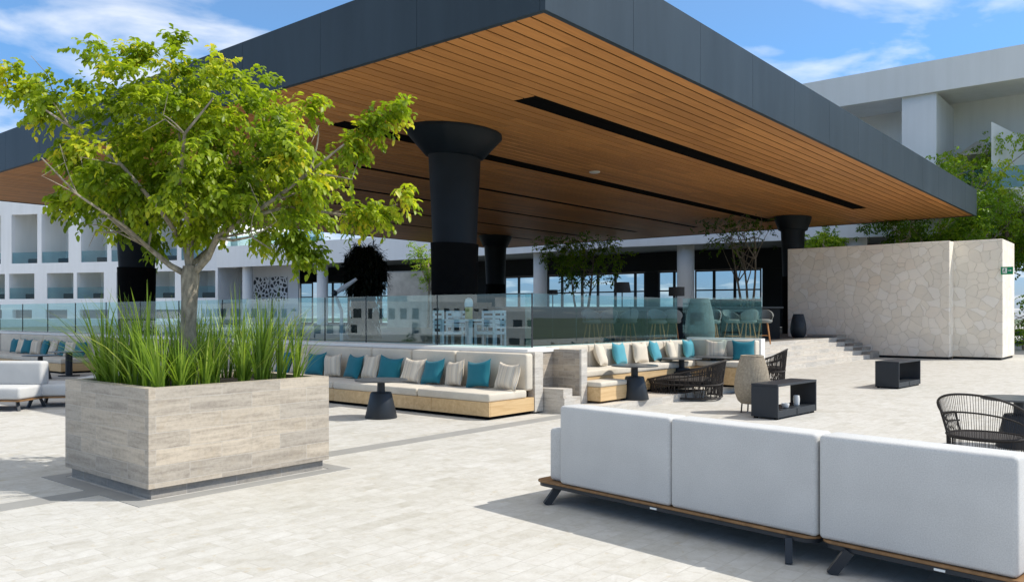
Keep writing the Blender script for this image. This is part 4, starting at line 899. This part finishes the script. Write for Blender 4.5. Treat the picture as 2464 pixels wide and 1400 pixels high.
# windows: bays between picture columns on the rear line
bays = [(722,752),(764,800),(800,838),(838,876),(876,916),(916,960),(1214,1248),(1248,1290),(1318,1352),(1352,1400),(1400,1438),(1438,1480),(1480,1528),(1528,1552),(1584,1622),(1622,1668),(1672,1718),(1718,1768),(1768,1832)]
for u0, u1 in bays:
    a, b = at_u(B8, u0), at_u(B8, u1); d = (b-a); d.z = 0; d.normalize(); n = Vector((-d.y, d.x, 0)); n = n if n.dot(a) > 0 else -n
    f = MB()
    def bx(p, q_, z0, z1, t0=0, t1=.12): f.prism([((p+n*t0).x,(p+n*t0).y), ((q_+n*t0).x,(q_+n*t0).y), ((q_+n*t1).x,(q_+n*t1).y), ((p+n*t1).x,(p+n*t1).y)], z0, z1)
    mw = .10
    bx(a+d*.003, a+d*mw, DZ, 4.88); bx(b-d*mw, b-d*.003, DZ, 4.88); bx(a+d*mw, b-d*mw, 4.76, 4.88); bx(a+d*mw, b-d*mw, 3.36, 3.46); bx(a+d*mw, b-d*mw, DZ, DZ+.12)
    if u0 > 1660: bx(a+d*mw, b-d*mw, DZ+.12, 2.75, .02, .08)
    w_ = part('window', f, MT['frame'], bw, world=True)
    f = MB(); bx(a+d*mw, b-d*mw, DZ+.13, 4.75, .05, .06) if u0 <= 1660 else bx(a+d*mw, b-d*mw, 2.76, 4.75, .05, .06); part('pane', f, MT['wglass'], w_, world=True)
for u0, u1 in ((1100,1213),(1290,1317),(1552.5,1583.5),(1834,2400),(960.5,1099)):
    a, b = at_u(B8, u0), at_u(B8, u1); P_ = [a, b] if u1 < 1850 else [a, at_u(B8,1950), at_u(B8,2200), b]
    ribbon(P_, 0, .3, DZ, 4.89, 'dark', 'dark_wall', bw)
# perforated screens on the pale left part
scm = M('perforated_screen'); g_ = scm.pos('obj'); vo = scm.N('ShaderNodeTexVoronoi', feature='F1'); vo.inputs['Scale'].default_value = 2.1; scm.L(g_, vo.inputs['Vector']); n_ = scm.noise(g_, 2.6, 1)
ve_ = scm.N('ShaderNodeTexVoronoi', feature='DISTANCE_TO_EDGE'); ve_.inputs['Scale'].default_value = 2.4; scm.L(g_, ve_.inputs['Vector'])
scm.col(scm.ramp(ve_.outputs['Distance'], [(.13, (.78,.79,.80)), (.16, (.03,.035,.04))])).setp(.7)
S7 = off(WP, 3.6)
for u0, u1 in ((545,585),(611,648),(650,691)):
    a, b = at_u(S7, u0), at_u(S7, u1); g = MB(); d = (b-a).normalized(); n = Vector((-d.y,d.x,0))*.04
    t_loc = a.copy(); g.prism([tuple((a-n)[:2]), tuple((b-n)[:2]), tuple((b+n)[:2]), tuple((a+n)[:2])], 2.9, 5.25); part('perforated_screen', g, scm.m, bw, world=True)
a, b = at_u(S7, 505), at_u(S7, 716); 
ribbon([a, at_u(S7,600), at_u(S7,650), b], .06, .3, DZ, ZS0+.26, 'white', 'screen_wall', bw)
# planting and glass rail on the wing roof
RG = off(WP, 2.2)
gr = thing('roof_rail', 'pale glass rail on the flat wing roof right of the planter tree', 'railing', at_u(RG, 640)[:]); gr.location.z = ZS0+.6
for u0, u1 in ((540,600),(600,660),(660,720),(720,780)):
    a, b = at_u(RG, u0), at_u(RG, u1); d = (b-a).normalized(); n = Vector((-d.y,d.x,0))*.01; g = MB(); g.prism([tuple((a-n)[:2]), tuple((b-n)[:2]), tuple((b+n)[:2]), tuple((a+n)[:2])], ZS0+.62, 9.2); part('rail_panel', g, MT['bglass'], gr, world=True)
for i, (u, s, lab) in enumerate(((575,31,'leafy shrub on the roof terrace left of the other roof shrubs'),(640,32,'leafy shrub on the roof terrace in the middle of the roof shrubs'),(745,33,'leafy shrub on the roof terrace nearest the dark weeping tree'))):
    pp = at_u(off(WP, 4.5), u); Yc = CA*pp.x + SA*pp.y; tree('shrub', u, Yc, ZS0+.6, 9.9, 1.9, lab, n=900, L=.26, trunks=1, crown0=.1, seed=s, tone0=.35)

# --- hotel block at the left
hb = thing('hotel_block', 'white hotel block with recessed balconies and glass rails behind the planter tree', 'building', W(-27.9, 77.0)[:], 0)
hd = W(-.964, .264); hb.rotation_euler[2] = math.atan2(hd.y, hd.x)    # local +x runs left in the photo
# local: x along facade (to the left), y: depth (away from the viewer is local -y)
def s_at(u):
    q = (u-1232)/1967; return (-27.9 - q*77)/(.964 + q*.264)
def zf(v, u=250): Yb = 77 + .264*s_at(u); return CAMH + (758-v)/1967*Yb
rows = [(zf(508), zf(630), [(-140,-76),(-66,2),(28,90),(100,165),(195,258),(268,333),(363,426),(436,504)]),
        (zf(655), zf(718), [(-86,-58),(-50,12),(22,83),(113,177),(185,250),(280,345),(355,421),(450,518)]),
        (zf(745), zf(766), [(-50,5),(30,77),(110,162),(192,262),(282,350),(370,440)])]
xL, xR = s_at(-260), s_at(524); ZT = 15.4; Dp = 3.2
DSG = 1
g = MB(); zc = ZT
for (zt_, zb, ops) in rows:
    g.box(xR, xL, 0, .45, zt_, zc)
    edges = sorted([(s_at(b), s_at(a)) for a, b in ops]); x = xR
    for (a, b) in edges:
        g.box(x, a, 0, .45, zb, zt_); x = b
    g.box(x, xL, 0, .45, zb, zt_); zc = zb
g.box(xR, xL, 0, .45, -.5, zc)
def flip(mb): mb.v = [(x_, -y_, z_) for x_, y_, z_ in mb.v]; return mb
part('facade', flip(g), MT['white'], hb)
g = MB(); g.box(xR-.3, xL, .46, 12, ZT-.5, ZT-.01); part('roof', flip(g), MT['white'], hb)
g = MB(); g.box(xR, xL, Dp, 12, -.5, ZT-.52); part('rear_mass', flip(g), MT['white2'], hb)
for ri, (zt_, zb, ops) in enumerate(rows):
    g = MB(); g.box(xR, xL, .451, Dp-.001, zb-.45, zb-.05); part('balcony_floor', flip(g), MT['white2'], hb)
    edges = sorted([(s_at(b), s_at(a)) for a, b in ops]); g = MB()
    for i, (a, b) in enumerate(edges):
        for (e0, e1) in ((a-.25, a-.02), (b+.02, b+.25)): g = MB(); g.box(e0, e1, .451, Dp-.001, zb-.04, zt_+.3); part('side_wall', flip(g), MT['white2'], hb)
    if ri == 2:
        for (a, b) in edges: g = MB(); g.box(a, b, .452, .50, zb, zt_); part('window', flip(g), MT['wdark'], hb)
        continue
    for i, (a, b) in enumerate(edges):
        g = MB(); g.box(a+.80, a+1.32, Dp-.06, Dp-.002, zb-.04, zb+2.25); part('balcony_door', flip(g), MT['frame'], hb)
        g = MB(); g.box(a+.005, b-.005, .10, .13, zb-.02, zb+1.12); part('balcony_glass', flip(g), MT['bglass'], hb)
        g = MB(); g.lathe([(.11,0),(.11,.28)], ((a+b)/2, Dp-.14, zb+1.7), 12); part('wall_light', flip(g), MT['anth'], hb)
        g = MB(); g.rbox((a+b)/2-.6, (a+b)/2+.7, 1.1, 1.9, zb-.03, zb+.55, .08); part('balcony_sofa', flip(g), MT['column'], hb)

# --- big pale building at the upper right
XB = 47.0
rb = thing('upper_building', 'pale concrete building with deep roof band and recessed terrace at the upper right', 'building', (XB, 8, 0))
def zB(v, u): y = y_at(u, XB); Yb = CA*XB + SA*y; return CAMH + (758-v)/1967*Yb
yR, yL = -12, 30
g = MB(); g.box(XB, XB+.6, yR, yL, 13.25, 14.9); part('roof_band', g, MT['white2'], rb, world=True)
g = MB(); g.box(XB+.601, XB+14, yR, yL, 13.5, 14.2); part('roof', g, MT['white2'], rb, world=True)
for (u0, u1) in ((2170, 2253),):
    g = MB(); g.box(XB+.25, XB+4.5, y_at(u1, XB+.25), y_at(u0, XB+.25), 7.9, 13.249); part('pier', g, MT['white'], rb, world=True)
g = MB(); g.box(XB+.3, XB+4.5, 2.0, 2.35, 7.9, 13.249); part('pier', g, MT['white'], rb, world=True)
g = MB(); g.box(XB+4.51, XB+5.0, yR, yL, 7.9, 13.499); part('rear_wall', g, MT['white2'], rb, world=True)
g = MB(); g.box(XB-.2, XB+14, yR, 14.0, 7.0, 7.88); part('terrace_floor_slab', g, MT['white2'], rb, world=True)
g = MB(); ya, yb_ = y_at(2387, XB+.2), y_at(2455, XB+.2); 
g.add([(XB+.0,ya,7.9),(XB+.0,ya,11.3),(XB+.28,ya,7.9),(XB+.28,ya,11.3),(XB+3.2,ya-1.6,7.9),(XB+3.2,ya-1.6,10.2),(XB+3.0,ya-1.9,7.9),(XB+3.0,ya-1.9,10.2)], [(0,1,3,2),(2,3,5,4),(4,5,7,6),(6,7,1,0),(1,7,5,3),(0,2,4,6)]); part('sloped_partition', g, MT['white'], rb, world=True)
g = MB(); g.box(XB-.14, XB-.12, yR, y_at(2300,XB), 7.885, 8.95); part('rail_glass', g, MT['bglass'], rb, world=True)
t = thing('parasol', 'cream parasol on the upper terrace left of the sloped white partition', 'parasol', UVp(2352, 44.5)[:]); t.location.z = 7.89
g = MB(); g.lathe([(1.35,2.25),(1.3,2.32),(.15,3.1),(.05,3.15)], (0,0,0), 8, smooth=False); part('canopy', g, MT['cream'], t); g = MB(); g.tube([(0,0,0),(0,0,3.1)], .035, 8); part('pole', g, MT['teak'], t)
# palm on the terrace
p = UVp(2425, 40.5); t = thing('palm', 'small palm with arching fronds below the upper terrace at the right', 'palm', (p.x, p.y, 0)); g = MB(); g.tube([(0,0,0),(.1,0,4),(.0,.1,7.6)], [.16,.11,.09], 10); part('trunk', g, MT['barkdk'], t)
rg = random.Random(4)
for k in range(13):
    a = k*2.4; mb = MB(); mb.attr = []; L = rg.uniform(1.3,1.7); up = rg.uniform(.2,1.1); c = Vector((math.cos(a), math.sin(a), 0)); pr = Vector((0,.1,7.6))
    for i in range(16):
        tt = (i+1)/16; q_ = Vector((0,.1,7.6)) + c*L*tt + Vector((0,0,L*(up*tt - 1.0*tt*tt))); sd_ = Vector((-c.y, c.x, 0))
        for s_ in (-1, 1): leafblob(mb, q_, sd_*s_ + c*.5 + Vector((0,0,-.45)), Vector((0,0,1)), .42*(1-.5*tt), .04, rg.uniform(.25,.6))
    part('frond', mb, MT['leaf2'], t)

# --- grey stone block with planting
a, b = UY(932, 56.0), UY(1050, 54.5); d = (b-a).normalized(); n = Vector((-d.y, d.x, 0)); n = n if n.dot(a) > 0 else -n
g = MB(); g.prism([tuple(a[:2]), tuple(b[:2]), tuple((b+n*.8)[:2]), tuple((a+n*.8)[:2])], DZ, 4.50); t = thing('concrete_block_wall', 'rough grey stone block wall left of the big near column', 'wall', a[:]); part('masonry', g, MT['concrete'], t, world=True)
g = MB(); g.prism([tuple((a-n*.004-d*.02)[:2]), tuple((b-n*.004+d*.02)[:2]), tuple((b+n*.804+d*.02)[:2]), tuple((a+n*.804-d*.02)[:2])], 4.501, 4.58); part('coping', g, MT['soffit'], t, world=True)
# bright beam seen over the left part under the wing fascia is the wing itself

# --- town below the terrace on the viewer's side, seen only as reflections in the balustrade glass
rg = random.Random(21)
towns = [(-40,46,9,14,.4),(-52,62,12,16,2.0),(-42,74,9,10,-.6),(-60,84,14,14,3.4),(-46,92,9,12,1.2),(-66,106,14,18,2.2),(-50,112,10,14,-.4),(-62,130,12,18,3.6),(-84,150,20,22,2.6),(-84,64,16,18,4.2),(-90,96,18,22,3.0),(-48,134,9,12,.6),(-60,44,12,12,2.8),(-42,30,9,12,1.0),(-62,24,12,16,3.0)]
for i, (x, y, wx, wy, zt_) in enumerate(towns):
    t = thing('town_building', 'white apartment block below the terrace, seen only as a reflection', 'building', (x, y, -12), 0, 'town blocks seen in the glass'); H = zt_+12
    g = MB(); g.box(-wx/2, wx/2, -wy/2, wy/2, 0, H); g.box(-wx/2+1, wx/2-3, -wy/2+2, -wy/2+6, H, H+1.6); part('wall', g, MT['white'], t)
    for f_i in range(3):
        for j in range(int(wy/2.3)):
            yy = -wy/2 + .6 + j*2.3; g = MB(); g.box(wx/2, wx/2+.05, yy, yy+rg.choice((.8,1.2,1.7)), H-2.3-f_i*2.9, H-.9-f_i*2.9); part('window', g, MT['wdark'], t)
            g = MB(); g.box(-wx/2+.9+j*2, -wx/2+1.9+j*2, -wy/2-.05, -wy/2, H-2.5-f_i*2.9, H-.9-f_i*2.9)
            if .9+j*2+1 < wx: part('window', g, MT['wdark'], t)
        g = MB(); g.box(wx/2+.06, wx/2+1.2, -wy/2+.6, wy/2-.6, H-2.8-f_i*2.9, H-2.62-f_i*2.9); part('balcony_slab', g, MT['white2'], t)
kids_base = tree('town_tree', 0, 5, 0, 9, 4.0, 'broad dark tree below the terrace among the town blocks', group='town trees seen in the glass', n=2600, L=.5, trunks=1, crown0=.3, seed=41, tone0=.2)
kids_base.location = (-44, 60, -11)
for i, (x, y, s) in enumerate([(-42,72,1.1),(-45,96,1.2),(-40,108,1.0),(-46,46,1.1),(-55,76,1.3),(-44,124,1.25),(-38,50,.9),(-41,85,.95)]):
    dup(kids_base, (x, y, -11+rg.uniform(-1,1)), rg.uniform(0,6), None, None, (s,s,s))
